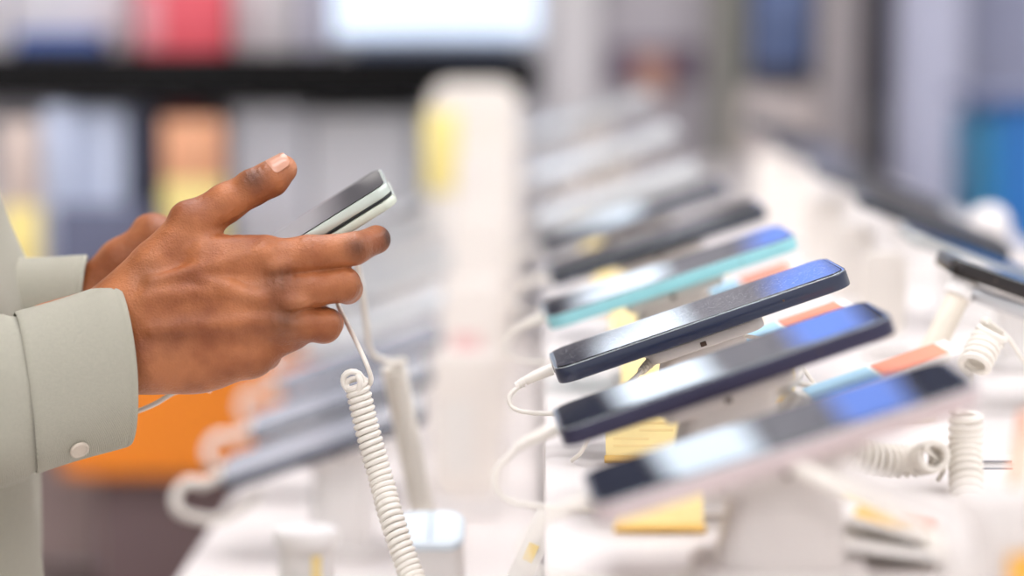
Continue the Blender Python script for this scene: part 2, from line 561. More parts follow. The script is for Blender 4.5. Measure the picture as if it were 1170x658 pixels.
coil('white coiled tether in focus hanging below the held phone',
     [P(401, 437, 1.208), P(407, 439, 1.213), P(420, 492, 1.213), P(436, 550, 1.21), P(450, 600, 1.20), P(473, 664, 1.19), P(500, 716, 1.17)],
     pre=[P(394, 264, 1.268), P(391, 300, 1.272), P(387, 330, 1.268), P(386, 347, 1.262), P(398, 372, 1.243), P(414, 405, 1.218), P(424, 432, 1.218), P(418, 442, 1.22)],
     post=[P(512, 730, 1.16), P(520, 748, 1.17), Vector((-.05, 1.21, ZL + .04)), Vector((-.07, 1.23, ZL + .008))])
coil('blurred white coiled tether hanging behind the focused one',
     [P(450, 420, 1.47), P(458, 460, 1.48), P(468, 510, 1.49), P(480, 570, 1.5), P(486, 590, 1.5)], R=.0064,
     pre=[P(404, 262, 1.285), P(408, 300, 1.33), P(413, 330, 1.37), P(418, 365, 1.4), P(424, 402, 1.43), P(444, 412, 1.45), P(462, 412, 1.465)], wire=.0018)

# ------------------------------------------------------------------ empty stands near the man
def empty_stand(label, c, zdeck, r0, r1, h, capm, stripe=False):
    t = empty('security_post', (c[0], c[1], zdeck), label, 'phone stand')
    b = tube_bm([Vector((c[0], c[1], zdeck + z)) for z in (.0005, .004, .012, h * .6, h - .004)], [r0 * 1.3, r0 * 1.3, r0, r0 * .96, r0 * .95], 28)
    obj('post', b, WHITEP, t)
    b = tube_bm([Vector((c[0], c[1], zdeck + z)) for z in (h - .0038, h - .003, h + .003, h + .006, h + .0066)], [r1 * .9, r1, r1, r1 * .93, r1 * .8], 28)
    obj('cap', b, capm, t)
    if stripe:
        a0 = math.radians(-75)
        rings = []
        for z in (h * .12, h * .9):
            rings.append([Vector((c[0] + (r0 + .0012) * math.cos(a0 + k * .08), c[1] + (r0 + .0012) * math.sin(a0 + k * .08), zdeck + z)) for k in range(5)])
        obj('sticker', rings_bm(rings, close=False, caps=(False, False)), YELLOW, t)
    return t


c = P(350, 615, 1.50)
empty_stand('empty white round security post on the lower deck, yellow sticker on its side', (c.x, c.y), ZL, .018, .0205, c.z - ZL, WHITEP, True)

# ------------------------------------------------------------------ pod with a pale blue sloping top
c = P(492, 602, 1.42)
t = empty('tether_pod', (c.x, c.y, ZL), 'white tether pod with a pale blue sloping top on the lower deck', 'phone stand')
Mp = Matrix.Translation((c.x, c.y, c.z)) @ Matrix.Rotation(math.radians(28), 4, 'X')
obj('lid', slab_bm(Mp, .040, .032, .010, -.006, 0, .002), mat('pale blue plastic', (224, 238, 248), .15, spec=.8), t)
bot = [Vector((c.x + x, c.y + y, ZL + .0005)) for x, y in rrect(.046, .042, .012)]
top = [Mp @ Vector((x, y, -.0062)) for x, y in rrect(.037, .029, .009)]
obj('body', rings_bm([bot, [a.lerp(b_, .25) for a, b_ in zip(bot, top)], [a.lerp(b_, .8) for a, b_ in zip(bot, top)], top]), WHITEP, t)
b = bmesh.new(); frame_box(Mp, (-.0006, -.0135, .0002), (.0006, .0135, .0006), bm=b)
obj('seam', b, mat('grey seam', (150, 165, 178), .5), t)

# ------------------------------------------------------------------ the tangle between the rows
coil('short white coil between the slate violet and rose silver phones', [P(884, 452, 1.12), P(900, 466, 1.115), P(926, 482, 1.11)], R=.0068, r=.0017, pitch=.0038,
     pre=[P(914, 404, 1.16), P(916, 420, 1.15), P(912, 436, 1.135), P(896, 444, 1.125)], post=[P(945, 492, 1.10), P(975, 500, 1.09)])
coil('white coil lying level beneath the rose silver phone', [P(966, 514, 1.14), P(1000, 524, 1.145), P(1032, 527, 1.15), P(1056, 524, 1.145), P(1068, 521, 1.13)], R=.0064, r=.0017, pitch=.0038,
     post=[P(1078, 532, 1.14), P(1072, 548, 1.15)])
coil('upper white coil hanging from the black silver-rimmed phone', [P(1138, 374, 1.29), P(1126, 392, 1.29), P(1112, 420, 1.28)], R=.0074, r=.002, pitch=.0044,
     pre=[P(1185, 432, 1.3), P(1168, 410, 1.3), P(1150, 384, 1.295)], post=[P(1108, 440, 1.27), P(1106, 452, 1.26)], group='white coils below the black phone')
coil('lower white coil standing upright at the right of the rose silver phone', [P(1104, 470, 1.15), P(1103, 510, 1.15), P(1104, 550, 1.14), P(1106, 585, 1.13)], R=.0066, r=.0019, pitch=.0040,
     post=[P(1110, 610, 1.12), P(1112, 630, 1.10)], group='white coils below the black phone')
# plain leads
def lead(label, pts, r, m=CABLE, ends=False, name='cable', group=None):
    b = tube_bm(spline(pts, 12), r, 12)
    o = obj(name, b, m)
    recenter(o)
    return tag(o, label, 'cable', group)


lead('thin white lead arching behind the slate violet phone', [Vector((.07, 1.14, ZU + .0016)), P(812, 462, 1.145), P(826, 443, 1.15), P(860, 437, 1.16), P(905, 437, 1.16), P(945, 446, 1.15), P(968, 462, 1.13), P(960, 480, 1.12), Vector((.13, 1.13, ZU + .0016))], .0013)
lead('thick blurred white cable sagging across the near corner of the table', [P(968, 538, .90), P(1005, 556, .87), P(1050, 574, .85), P(1088, 598, .84), P(1100, 640, .83), P(1100, 690, .83)], .0038, POSTM)
lead('slim blurred white cable crossing in front of the leaflet', [P(905, 530, .93), P(950, 552, .92), P(1010, 580, .91), P(1060, 612, .91), P(1085, 640, .9)], .003)

# strain reliefs of the alarm leads under the navy phone
def alarm_lead(label, pts, ribs):
    t = empty('alarm_lead', pts[-1], label, 'cable')
    obj('cord', tube_bm(spline(pts, 12), .0011, 10), CABLE, t)
    b = bmesh.new()
    a, e = Vector(pts[0]), Vector(pts[1])
    for k in range(ribs):
        f = k / ribs
        q = a.lerp(e, f); q2 = a.lerp(e, f + .72 / ribs)
        rr = .0034 - .0014 * f
        tube_bm([q, q2], [rr, rr * .97], 14, bm=b)
    obj('strain_relief', b, CREAM, t)


alarm_lead('ribbed alarm lead running right from under the sharp navy phone', [P(820, 384, 1.235), P(852, 384, 1.23), P(885, 392, 1.22), P(905, 404, 1.2), Vector((.155, 1.19, ZU + .012)), Vector((.16, 1.2, ZU + .0014))], 8)
alarm_lead('ribbed alarm lead running down from under the sharp navy phone', [P(753, 404, 1.235), P(732, 425, 1.22), P(715, 440, 1.21), P(695, 452, 1.2), Vector((.02, 1.19, ZU + .01)), Vector((.014, 1.2, ZU + .0014))], 8)

# cream support pole of the black phone
a, e = P(1106, 316, 1.375), P(1040, 452, 1.36)
dn = (e - a)
e2 = a + dn * ((a.z - (ZU + .004)) / (a.z - e.z))
t = empty('support_pole', (e2.x, e2.y, ZU), 'slanting cream pole carrying the black silver-rimmed phone', 'pole')
obj('tube', cyl_bm(a, e2, .0066, .0072, 20), CREAM, t)
obj('foot', tube_bm([Vector((e2.x, e2.y, ZU + z)) for z in (.0004, .003, .006, .009)], [.018, .018, .014, .009], 24), CREAM, t)
obj('collar', cyl_bm(a - dn.normalized() * -.004, a - dn.normalized() * -.014, .0088, .0088, 20), WHITEP, t)

# silver camera pad under the black phone
ph = RP[0]
Mx = ph['M'] @ Matrix.Translation((-ph['ln'] / 2 + .045, -.012, -ph['th'] - .0034))
t = empty('alarm_pad', Mx @ Vector((0, 0, -.007)), 'silver alarm pad fixed under the black phone at the table right', 'alarm pad')
obj('shell', slab_bm(Mx, .062, .045, .008, -.0075, 0, .0018), STEEL, t)

# leaflet at the lower right
t = empty('leaflet', P(1010, 610, 1.02), 'folded white leaflet with yellow and orange print below the rose silver phone', 'leaflet')
def quad_slab(ps, th, m, name, parent):
    ps = [Vector(p) for p in ps]
    n = (ps[1] - ps[0]).cross(ps[3] - ps[0]).normalized()
    return obj(name, rings_bm([[p - n * th for p in ps], [p + n * th for p in ps]]), m, parent, smooth=False)


def gridp(A, B, C, D, u, v):
    A, B, C, D = (Vector(q) for q in (A, B, C, D))
    return A.lerp(B, u).lerp(D.lerp(C, u), v)


A, B_, C_, D_ = P(948, 588, .99), P(1066, 622, .985), P(1080, 594, 1.05), P(975, 552, 1.08)
quad_slab((A, B_, C_, D_), .0004, PAPER, 'upper_leaf', t)
E_, F_ = P(942, 612, .99), P(1062, 640, .985)
quad_slab((A + Vector((-.004, -.024, -.008)), B_ + Vector((.004, -.018, -.0035)), C_ + Vector((0, 0, -.004)), D_ + Vector((0, 0, -.009))), .0004, PAPER, 'lower_leaf', t)
up = Vector((0, 0, .0009))
for nm, m, (u0, u1, v0, v1) in (('yellow_print', YELLOW, (.02, .42, .45, .98)), ('amber_print', mat('amber print', (244, 196, 84), .55), (.2, .75, .12, .42)), ('orange_print', ORANGEP, (.62, .95, .2, .7))):
    quad_slab([gridp(A, B_, C_, D_, u, v) + up for u, v in ((u0, v0), (u1, v0), (u1, v1), (u0, v1))], .0003, m, nm, t)

# near stand at the lower right corner with amber sticker
c = P(1135, 600, .86)
t = empty('near_post', (c.x, c.y, ZU), 'blurred white stand with an amber sticker at the near right corner', 'phone stand')
hh = c.z - ZU + .012
obj('post', tube_bm([Vector((c.x, c.y, ZU + z)) for z in (.0005, .006, .012, hh - .006, hh)], [.03, .03, .019, .0165, .0135], 28), POSTM, t)
rings = []
for z in (.014, hh * .66):
    rings.append([Vector((c.x + .0212 * math.cos(-1.5 + k * .12), c.y + .0212 * math.sin(-1.5 + k * .12), ZU + z)) for k in range(11)])
obj('sticker', rings_bm(rings, close=False, caps=(False, False)), mat('amber sticker', (240, 178, 70), .5), t)
lead('thin orange cord beside the near right stand', [P(1172, 470, .9), P(1166, 505, .9), P(1163, 530, .89), P(1158, 560, .88), P(1168, 580, .9)], .0022, mat('orange cord', (240, 165, 125), .5))

# silver clip with raised bars on the deck
M = Matrix.Translation(P(1132, 540, 1.2)) @ Matrix.Rotation(math.radians(-25), 4, 'X')
t = empty('label_clip', M @ Vector((0, 0, 0)), 'small silver label clip with raised bars behind the upright white coil', 'clip')
obj('plate', frame_box(M, (-.012, -.0008, -.009), (.012, .0008, .009), .0006), WHITEP, t)
b = bmesh.new()
for k in range(4):
    frame_box(M, (-.0105, -.0022, -.0065 + k * .0038), (.0105, -.001, -.0055 + k * .0038), .0003, bm=b)
obj('bars', b, mat('grey bar plastic', (158, 156, 158), .5), t)
b = bmesh.new(); p = M @ Vector((0, .001, 0)); tube_bm([p, Vector((p.x, p.y + .01, ZU + .003)), Vector((p.x, p.y + .012, ZU + .0005))], .002, 8, bm=b)
obj('leg', b, STEEL, t)
# orange tipped paper strip on the lower deck
M = Matrix.Translation(P(606, 632, 1.18)) @ Matrix.Rotation(math.radians(24), 4, 'Y')
t = empty('paper_strip', M @ Vector((0, 0, -.03)), 'narrow cream paper strip with a yellow patch leaning against the riser', 'tag')
obj('strip', frame_box(M, (-.006, -.0004, -.035), (.006, .0004, .022), .0002), PAPER, t)
obj('patch', frame_box(M, (-.0025, -.0009, -.004), (.0025, -.0005, .005)), YELLOW, t)

# ------------------------------------------------------------------ white card holders along the step of the table
def card_holder(x, y, z, w, h, label, th=.012, face=None, group='white card holders along the step'):
    t = empty('card_holder', (x, y, z), label, 'card holder', group)
    M = Matrix.Translation((x, y, z)) @ Matrix.Rotation(math.radians(90), 4, 'X')
    obj('panel', slab_bm(M @ Matrix.Translation((0, h / 2 + .006, 0)), w, h - .012, min(w, h) * .25, -th / 2, th / 2, th * .2), mat('warm white acrylic', (242, 235, 227), .35, var=.02), t)
    obj('foot', box_bm((x - w * .45, y - .02, z + .0003), (x + w * .45, y + .02, z + .008), .002), WHITEP, t)
    if face:
        obj('print', box_bm((x - w * .36, y - th / 2 - .0012, z + h * .25), (x + w * .1, y - th / 2 - .0003, z + h * .7)), face, t)
    return t


PINK = mat('faded pink print', (240, 200, 196), .6)
for k, (x, y, w, h, f) in enumerate(((-.062, 1.93, .055, .13, PAPER), (-.064, 2.2, .058, .16, PINK), (-.066, 2.5, .062, .2, None), (-.068, 2.8, .068, .25, PINK))):
    card_holder(x, y, ZL, w, h, 'white acrylic card holder number-free, standing on the lower deck step'.replace(' number-free,', ('', ' second in line,', ' third in line,', ' fourth in line,')[k]), face=f)
card_holder(-.088, 3.05, ZL, .115, .325, 'tall rounded white card holder at the far end of the step', th=.03)
c = P(505, 172, 2.98)
card = box_bm((c.x - .022, c.y - .003, ZL + .19), (c.x + .020, c.y + .003, ZL + .29), .002)
t = empty('yellow_sign', (c.x, c.y, ZL), 'yellow sign on a thin stem beside the tall rounded white holder', 'sign')
obj('board', card, mat('strong yellow card', (246, 228, 146), .55), t)
obj('stem', cyl_bm((c.x, c.y, ZL + .004), (c.x, c.y, ZL + .189), .004), WHITEP, t)
obj('foot', cyl_bm((c.x, c.y, ZL + .0003), (c.x, c.y, ZL + .0038), .02), WHITEP, t)


# ------------------------------------------------------------------ white price cards standing on the ridge between the rows
for k, (px, d, w, h) in enumerate(((1010, 1.62, .03, .07), (975, 1.85, .034, .07), (940, 2.1, .036, .075), (905, 2.4, .04, .075), (880, 2.75, .04, .08))):
    c = P(px, 300, d)
    card_holder(c.x, c.y, ZU, w, h, 'white blank card holder on the ridge, ' + ('nearest the sharp navy phone', 'second from the navy phone', 'third from the navy phone', 'fourth from the navy phone', 'farthest from the navy phone')[k],
                th=.006, group='white card holders on the ridge')

# ------------------------------------------------------------------ background: wall unit on the left
YG = 3.35


def G(px, py, d=YG):
    return P(px, py, d)


def gbox(px0, px1, py0, py1, d, depth, bev=.003, bm=None):
    """A box of real depth whose front stands at depth d."""
    a, b = P(px0, py1, d), P(px1, py0, d)
    return box_bm((a.x, a.y, a.z), (b.x, a.y + depth, b.z), bev, bm=bm)


a, b = G(-160, 115), G(614, 62)
shelf_lo, shelf_hi = a.z, b.z
t = empty('shelf_unit', ((a.x + b.x) / 2, YG + .2, 0), 'long grey shelf unit with a thick black shelf board across the back', 'shelf unit')
obj('shelf_board', box_bm((a.x, YG, a.z), (b.x, YG + .38, b.z), .002), BLACK, t)
GREYP = mat('grey shelf back', (205, 205, 212), .55, var=.03, scale=3)
obj('back_panel', box_bm((a.x, YG + .40, .12), (b.x, YG + .43, b.z + .02), .002), GREYP, t)
obj('end_panel', box_bm((b.x - .022, YG + .002, .12), (b.x - .002, YG + .399, a.z - .001), .002), GREYP, t)
q = G(300, 376)
obj('lower_shelf', box_bm((a.x, YG - .07, q.z - .012), (b.x - .024, YG + .39, q.z), .002), mat('taupe shelf', (128, 104, 94), .5), t)
obj('kick_base', box_bm((a.x, YG + .03, 0), (b.x, YG + .40, .119), .002), mat('dark kick plate', (70, 62, 60), .5), t)
q2 = G(300, 640)
obj('bottom_shelf', box_bm((a.x, YG - .16, .36), (b.x - .024, YG + .39, .40), .002), mat('taupe shelf', (128, 104, 94)), t)
obj('recess_panel', box_bm((a.x, YG + .36, .42), (b.x - .024, YG + .398, q.z - .03), .002), mat('mauve brown panel', (176, 156, 152), .6), t)
ztop = b.z + .0006
zlow = q.z + .0006


def product(name, label, cat, px0, px1, py0, d, depth, m, zb, parts=(), group=None, bev=.004):
    """A box standing on a shelf at height zb, its top at the photo's height py0."""
    a_, b_ = P(px0, 300, d), P(px1, py0, d)
    t = empty(name, ((a_.x + b_.x) / 2, a_.y + depth / 2, zb), label, cat, group)
    y = a_.y
    obj('body', box_bm((a_.x, y, zb), (b_.x, y + depth, b_.z), bev), m, t)
    H = b_.z - zb
    W = b_.x - a_.x
    for nm, mm, u0, u1, v0, v1 in parts:
        obj(nm, box_bm((a_.x + W * u0, y - .0016, zb + H * v0), (a_.x + W * u1, y - .0003, zb + H * v1), .0003), mm, t)
    return t


LG = mat('light grey carton', (224, 220, 222), .5, var=.03)
LAV = mat('lavender grey carton', (214, 212, 228), .5, var=.03)
PALE = mat('pale grey blue carton', (204, 214, 236), .5, var=.04)
REDC = mat('red carton', (226, 92, 104), .5, var=.05)
BLUEC = mat('blue carton', (72, 100, 164), .5, var=.05)
NAVYC = mat('dark navy carton', (46, 50, 72), .5, var=.05)
DRED = mat('dark red carton', (132, 44, 44), .5, var=.05)
ORC = mat('orange poster top', (240, 176, 136), .55)
YEC = mat('yellow poster', (252, 232, 150), .55, var=.03)
TOPZ = -140
product('storage_box', 'tall light grey box on the black shelf at its far end', 'box', -150, 12, TOPZ, YG + .10, .2, LG, ztop)
product('storage_box', 'tall light grey box behind the low blue carton', 'box', 16, 150, TOPZ, YG + .12, .2, LG, ztop)
product('carton', 'low blue carton on the black shelf', 'box', 22, 118, 36, YG + .02, .08, BLUEC, ztop, parts=(('dark_band', NAVYC, 0, 1, 0, .35),))
product('carton', 'red carton with a paler pink edge on the black shelf', 'box', 160, 262, -18, YG + .03, .15, REDC, ztop, parts=(('pink_label', mat('pink label', (226, 150, 158), .5), .0, .28, .1, .9),))
product('storage_box', 'light grey box between the red carton and the lavender one', 'box', 268, 340, TOPZ, YG + .08, .2, LG, ztop)
product('storage_box', 'lavender grey box beside the bright blue-white panel', 'box', 345, 370, TOPZ, YG + .06, .2, LAV, ztop)
# bright panel
LIT = mat('lit panel face', (214, 229, 250), .3, emit=.8, var=.02, scale=4)
a_, b_ = P(374, 60, YG + .05), P(624, -40, YG + .05)
t = empty('lit_panel', ((a_.x + b_.x) / 2, a_.y, ztop), 'bright blue-white lit panel standing on the black shelf', 'light panel')
obj('casing', box_bm((a_.x, YG + .055, ztop + .012), (b_.x, YG + .1, b_.z), .004), mat('panel casing', (214, 218, 226), .4), t)
obj('lit_face', box_bm((a_.x + .01, YG + .0515, ztop + .022), (b_.x - .01, YG + .0545, b_.z - .01), .001), LIT, t)
obj('foot', box_bm((a_.x + .04, YG + .03, ztop), (b_.x - .04, YG + .13, ztop + .0116), .002), mat('slate foot', (84, 96, 122), .5), t)
# under the black shelf
product('carton', 'pale blue-grey carton beside the yellow-topped poster under the black shelf', 'box', 52, 86, 122, YG + .03, .2, PALE, zlow)
product('carton', 'pale blue-grey carton in the middle under the black shelf', 'box', 90, 146, 124, YG + .05, .2, PALE, zlow, parts=(('dark_band', mat('slate band', (92, 98, 122), .5), 0, 1, .1, .48),))
product('carton', 'dark navy carton under the black shelf', 'box', 150, 177, 122, YG + .04, .2, NAVYC, zlow)
product('carton', 'dark red topped carton behind the orange and yellow poster', 'box', 188, 232, 122, YG + .09, .2, DRED, zlow, parts=(('navy_band', NAVYC, 0, 1, 0, .6),))
product('carton', 'dark slate carton standing low behind the wrist', 'box', 62, 176, 236, YG - .062, .028, mat('slate carton', (96, 100, 124), .5), zlow)
product('carton', 'wide grey carton to the right of the orange and yellow poster', 'box', 268, 352, 120, YG + .06, .25, mat('mid grey carton', (214, 215, 222), .5, var=.02), zlow)
product('carton', 'wide warm grey carton behind the thumb', 'box', 356, 470, 128, YG + .07, .25, mat('warm grey carton', (222, 222, 226), .5, var=.02), zlow)
product('carton', 'pale grey carton behind the yellow sign', 'box', 474, 594, 122, YG + .09, .25, mat('pale carton', (226, 228, 234), .5, var=.02), zlow)


def poster(label, px0, px1, py0, py1, d, split, topm):
    a_, b_ = P(px0, py1, d), P(px1, py0, d)
    t = empty('poster', ((a_.x + b_.x) / 2, a_.y, zlow), label, 'poster', 'yellow posters under the black shelf')
    zs = a_.z + (b_.z - a_.z) * split
    obj('yellow_field', box_bm((a_.x, a_.y, a_.z), (b_.x, a_.y + .004, zs), .0008), YEC, t)
    obj('top_field', box_bm((a_.x, a_.y, zs + .0003), (b_.x, a_.y + .004, b_.z), .0008), topm, t)
    obj('stand', box_bm(((a_.x + b_.x) / 2 - .02, a_.y + .0045, zlow), ((a_.x + b_.x) / 2 + .02, a_.y + .02, (a_.z + b_.z) / 2), .002), WHITEP, t)
    return t


poster('yellow poster with a pale pinkish top, near the sleeve', 2, 48, 138, 330, YG - .04, .50, mat('pale poster top', (214, 196, 186), .55))
poster('yellow poster with an orange top, above the thumb knuckle', 188, 258, 136, 320, YG - .04, .62, ORC)
# orange bin under the shelf
ORG = mat('orange bin plastic', (255, 146, 40), .5, var=.02)
YO = YG - .15
a_, b_ = P(48, 556, YO), P(352, 407, YO)
t = empty('storage_bin', ((a_.x + b_.x) / 2, YO + .15, .401), 'wide bright orange bin under the shelf, behind the wrist', 'bin')
rings = []
for z, i in ((a_.z, .012), (a_.z + .004, .008), (b_.z - .02, 0), (b_.z - .018, -.006), (b_.z - .004, -.006)):
    rings.append([Vector(((a_.x + b_.x) / 2 + x, YO + .165 + y, z)) for x, y in rrect(b_.x - a_.x - 2 * i, .30 - 2 * i, .02)])
for z, i in ((b_.z - .004, .004), (b_.z - .02, .008), (a_.z + .01, .016)):
    rings.append([Vector(((a_.x + b_.x) / 2 + x, YO + .165 + y, z)) for x, y in rrect(b_.x - a_.x - 2 * i, .30 - 2 * i, .02)])
obj('tub', rings_bm(rings), ORG, t)
obj('riser', box_bm((a_.x + .05, YO + .06, .4005), (b_.x - .05, YO + .3, a_.z - .0005), .004), mat('mauve riser', (112, 92, 92), .6), t)

# ------------------------------------------------------------------ background: right half
YR = 3.9
def pillar(name, px0, px1, d, depth, m, z1=3.2):
    a_, b_ = P(px0, 100, d), P(px1, 100, d)
    return struct(name, box_bm((a_.x, a_.y, 0), (b_.x, a_.y + depth, z1), .01), m)


PILW = mat('white pillar paint', (226, 222, 222), .6, var=.02, scale=3)
PILL = mat('lavender white pillar paint', (188, 190, 210), .6, var=.02, scale=3)
pillar('trim_1', 628, 684, 4.4, .12, PILW)
pillar('trim_2', 937, 984, 4.2, .12, mat('beige grey post paint', (178, 170, 168), .6, var=.02))
pillar('trim_3', 1034, 1102, 4.0, .16, PILL)
pillar('trim_4', 818, 846, 4.6, .08, mat('olive grey post paint', (160, 160, 144), .6, var=.03))
# counter unit behind the table end carrying a small product display
a_, b_ = P(690, 108, 4.7), P(812, -70, 4.7)
t = empty('display_board', ((a_.x + b_.x) / 2, 4.75, 0), 'pale display board with a plum band and a peach card beyond the table end', 'display board')
obj('panel', box_bm((a_.x, 4.70, .1), (b_.x, 4.76, b_.z), .004), mat('pale board', (206, 200, 206), .55), t)
obj('plinth', box_bm((a_.x - .02, 4.66, 0), (b_.x + .02, 4.8, .099), .004), GREYP, t)
p0, p1 = P(694, 98, 4.69), P(800, 52, 4.69)
obj('plum_band', box_bm((p0.x, 4.694, p0.z), (p1.x, 4.699, p1.z), .001), mat('plum band', (126, 108, 130), .55), t)
p0, p1 = P(726, 110, 4.68), P(764, 62, 4.68)
obj('peach_card', box_bm((p0.x, 4.686, p0.z), (p1.x, 4.6935, p1.z), .001), mat('peach card', (222, 172, 152), .55), t)
# television on a cream stand
a_, b_ = P(852, 98, 4.3), P(932, -60, 4.3)
t = empty('television', ((a_.x + b_.x) / 2, 4.33, 0), 'television with a dark blue picture on a cream cabinet', 'television')
obj('bezel', box_bm((a_.x, 4.30, a_.z), (b_.x, 4.34, b_.z), .004), mat('charcoal bezel', (52, 52, 62), .4), t)
obj('screen', box_bm((a_.x + .012, 4.2975, a_.z + .035), (b_.x - .012, 4.2995, b_.z - .012), .0005), mat('blue tv picture', (92, 108, 146), .25, emit=.15, var=.35, scale=9), t)
p0, p1 = P(846, 400, 4.28), P(934, 104, 4.28)
obj('cabinet', box_bm((p0.x, 4.26, 0), (p1.x, 4.44, p1.z), .006), mat('cream cabinet', (212, 200, 194), .55), t)
obj('neck', box_bm(((a_.x + b_.x) / 2 - .03, 4.305, p1.z + .0003), ((a_.x + b_.x) / 2 + .03, 4.335, a_.z - .0003), .002), mat('charcoal bezel', (52, 52, 62)), t)
# dark locker
a_, b_ = P(988, 170, 4.5), P(1031, -120, 4.5)
t = empty('locker', ((a_.x + b_.x) / 2, 4.65, 0), 'narrow dark cabinet between the beige post and the lavender pillar', 'cabinet')
obj('body', box_bm((a_.x, 4.5, 0), (b_.x, 4.8, b_.z), .004), mat('dark plum cabinet', (62, 58, 70), .5), t)
obj('door', box_bm((a_.x + .004, 4.484, .05), (b_.x - .004, 4.499, b_.z - .02), .002), mat('dark plum door', (56, 54, 66), .5), t)
obj('handle', box_bm((a_.x + .012, 4.47, 1.0), (a_.x + .018, 4.4835, 1.12), .001), STEEL, t)
# blue stand with a teal side
a_, b_ = P(1126, 310, 3.4), P(1240, 118, 3.4)
t = empty('blue_stand', ((a_.x + b_.x) / 2, 3.5, 0), 'saturated blue stand with a teal strip at the right edge', 'display stand')
obj('body', box_bm((a_.x + .016, 3.4, .0), (b_.x, 3.7, b_.z), .008), mat('saturated blue', (16, 106, 178), .45, var=.06, scale=4), t)
obj('teal_strip', box_bm((a_.x, 3.402, .0), (a_.x + .0155, 3.69, b_.z - .02), .004), mat('teal strip', (30, 128, 172), .45), t)
obj('top', box_bm((a_.x - .01, 3.385, b_.z + .0003), (b_.x + .01, 3.71, b_.z + .016), .004), mat('slate top', (128, 136, 168), .5), t)
a_, b_ = P(1100, 300, 4.6), P(1240, -60, 4.6)
t = empty('partition_panel', ((a_.x + b_.x) / 2, 4.65, 0), 'lavender grey partition panel behind the blue stand', 'partition')
obj('panel', box_bm((a_.x, 4.6, .1), (b_.x, 4.65, b_.z), .004), mat('lavender partition', (160, 164, 190), .6, var=.03), t)
obj('green_edge', box_bm((a_.x - .03, 4.6, .1), (a_.x - .0003, 4.65, b_.z), .004), mat('grey green edge', (132, 138, 130), .6), t)
obj('foot', box_bm((a_.x, 4.5, 0), (b_.x, 4.75, .099), .004), GREYP, t)
# white round lamp-like dome on a stalk
c = P(1130, 258, 2.1)
t = empty('white_dome', (c.x, c.y, ZU), 'small white dome on a stalk in front of the blue stand', 'sensor')
rings = []
for k in range(9):
    a = math.pi * (k + .4) / 9.2
    rings.append([c + Vector((.019 * math.sin(a) * math.cos(q * math.pi / 9), .019 * math.sin(a) * math.sin(q * math.pi / 9), -.019 * math.cos(a))) for q in range(18)])
obj('dome', rings_bm(rings), WHITEP, t)
obj('stalk', cyl_bm((c.x, c.y, ZU + .005), (c.x, c.y, c.z - .0192), .006), WHITEP, t)
obj('base', cyl_bm((c.x, c.y, ZU + .0003), (c.x, c.y, ZU + .0048), .02), WHITEP, t)

# unseen boards and glowing panels, added for the phone screens to mirror
def hanging(name, label, x0, x1, z0, z1, y, m, face=None):
    t = empty(name, ((x0 + x1) / 2, y, z0), label, 'sign')
    obj('housing', box_bm((x0, y, z0), (x1, y + .06, z1), .006), m if face is None else WHITEP, t)
    if face is not None:
        obj('lit_face', box_bm((x0 + .006, y - .004, z0 + .006), (x1 - .006, y - .0005, z1 - .006), .001), face, t)
    b = bmesh.new()
    for f in (.25, .75):
        x = x0 + (x1 - x0) * f
        cyl_bm((x, y + .03, z1 + .0003), (x, y + .03, 3.199), .003, seg=8, bm=b)
    obj('rods', b, STEEL, t)
    return t


DARK_BOARD = mat('dark added board face', (70, 76, 100), .5)
HL = [
    ('lit_panel', 'small low white glowing panel added above the shelf unit for screen reflections', -.44, -.30, 1.335, 1.43, 3.0, None, mat('warm added glow face', (255, 250, 244), .4, emit=1.2, var=.02)),
    ('reflection_board', 'dark board added between the two white glowing panels for screen reflections', -.295, -.112, 1.335, 1.80, 3.0, DARK_BOARD, None),
    ('lit_panel', 'square white glowing panel added over the table end for screen reflections', -.107, .016, 1.335, 1.80, 3.0, None, mat('white added glow face', (226, 240, 255), .4, emit=2.0, var=.02)),
    ('reflection_board', 'grey board added beside the square white glowing panel for screen reflections', .02, .108, 1.335, 1.80, 3.0, mat('grey added board face', (190, 190, 198), .5), None),
    ('lit_panel', 'blue glowing panel added beside the grey board for screen reflections', .112, .205, 1.395, 1.80, 3.0, None, mat('blue added glow face', (126, 160, 250), .4, emit=1.25, var=.02)),
    ('reflection_board', 'dark board added beyond the blue glowing panel for screen reflections', .21, .36, 1.335, 1.80, 3.0, DARK_BOARD, None),
]
for h in HL:
    hanging(*h)

# ------------------------------------------------------------------ light
w = bpy.data.worlds.new('world')
SC.world = w
w.use_nodes = True
bg = w.node_tree.nodes['Background']
bg.inputs['Color'].default_value = (1.0, .985, .985, 1)
bg.inputs['Strength'].default_value = .9
SC.view_settings.view_transform = 'Standard'
SC.view_settings.look = 'None'
SC.view_settings.gamma = 1
SC.view_settings.use_curve_mapping = False
SC.view_settings.exposure = 0.14
SC.cycles.use_denoising = True
SC.cycles.max_bounces = 8

# ------------------------------------------------------------------ the man: implicit surfaces, meshed once
def sd_cone(X, Y, Z, a, b, r1, r2):
    """Signed distance to a capsule whose radius runs from r1 to r2."""
    a, b = np.array(a, np.float32), np.array(b, np.float32)
    d = b - a
    L2 = max(float(d @ d), 1e-9)
    h = np.clip(((X - a[0]) * d[0] + (Y - a[1]) * d[1] + (Z - a[2]) * d[2]) / L2, 0, 1)
    return np.sqrt((X - a[0] - h * d[0]) ** 2 + (Y - a[1] - h * d[1]) ** 2 + (Z - a[2] - h * d[2]) ** 2) - (r1 + (r2 - r1) * h)


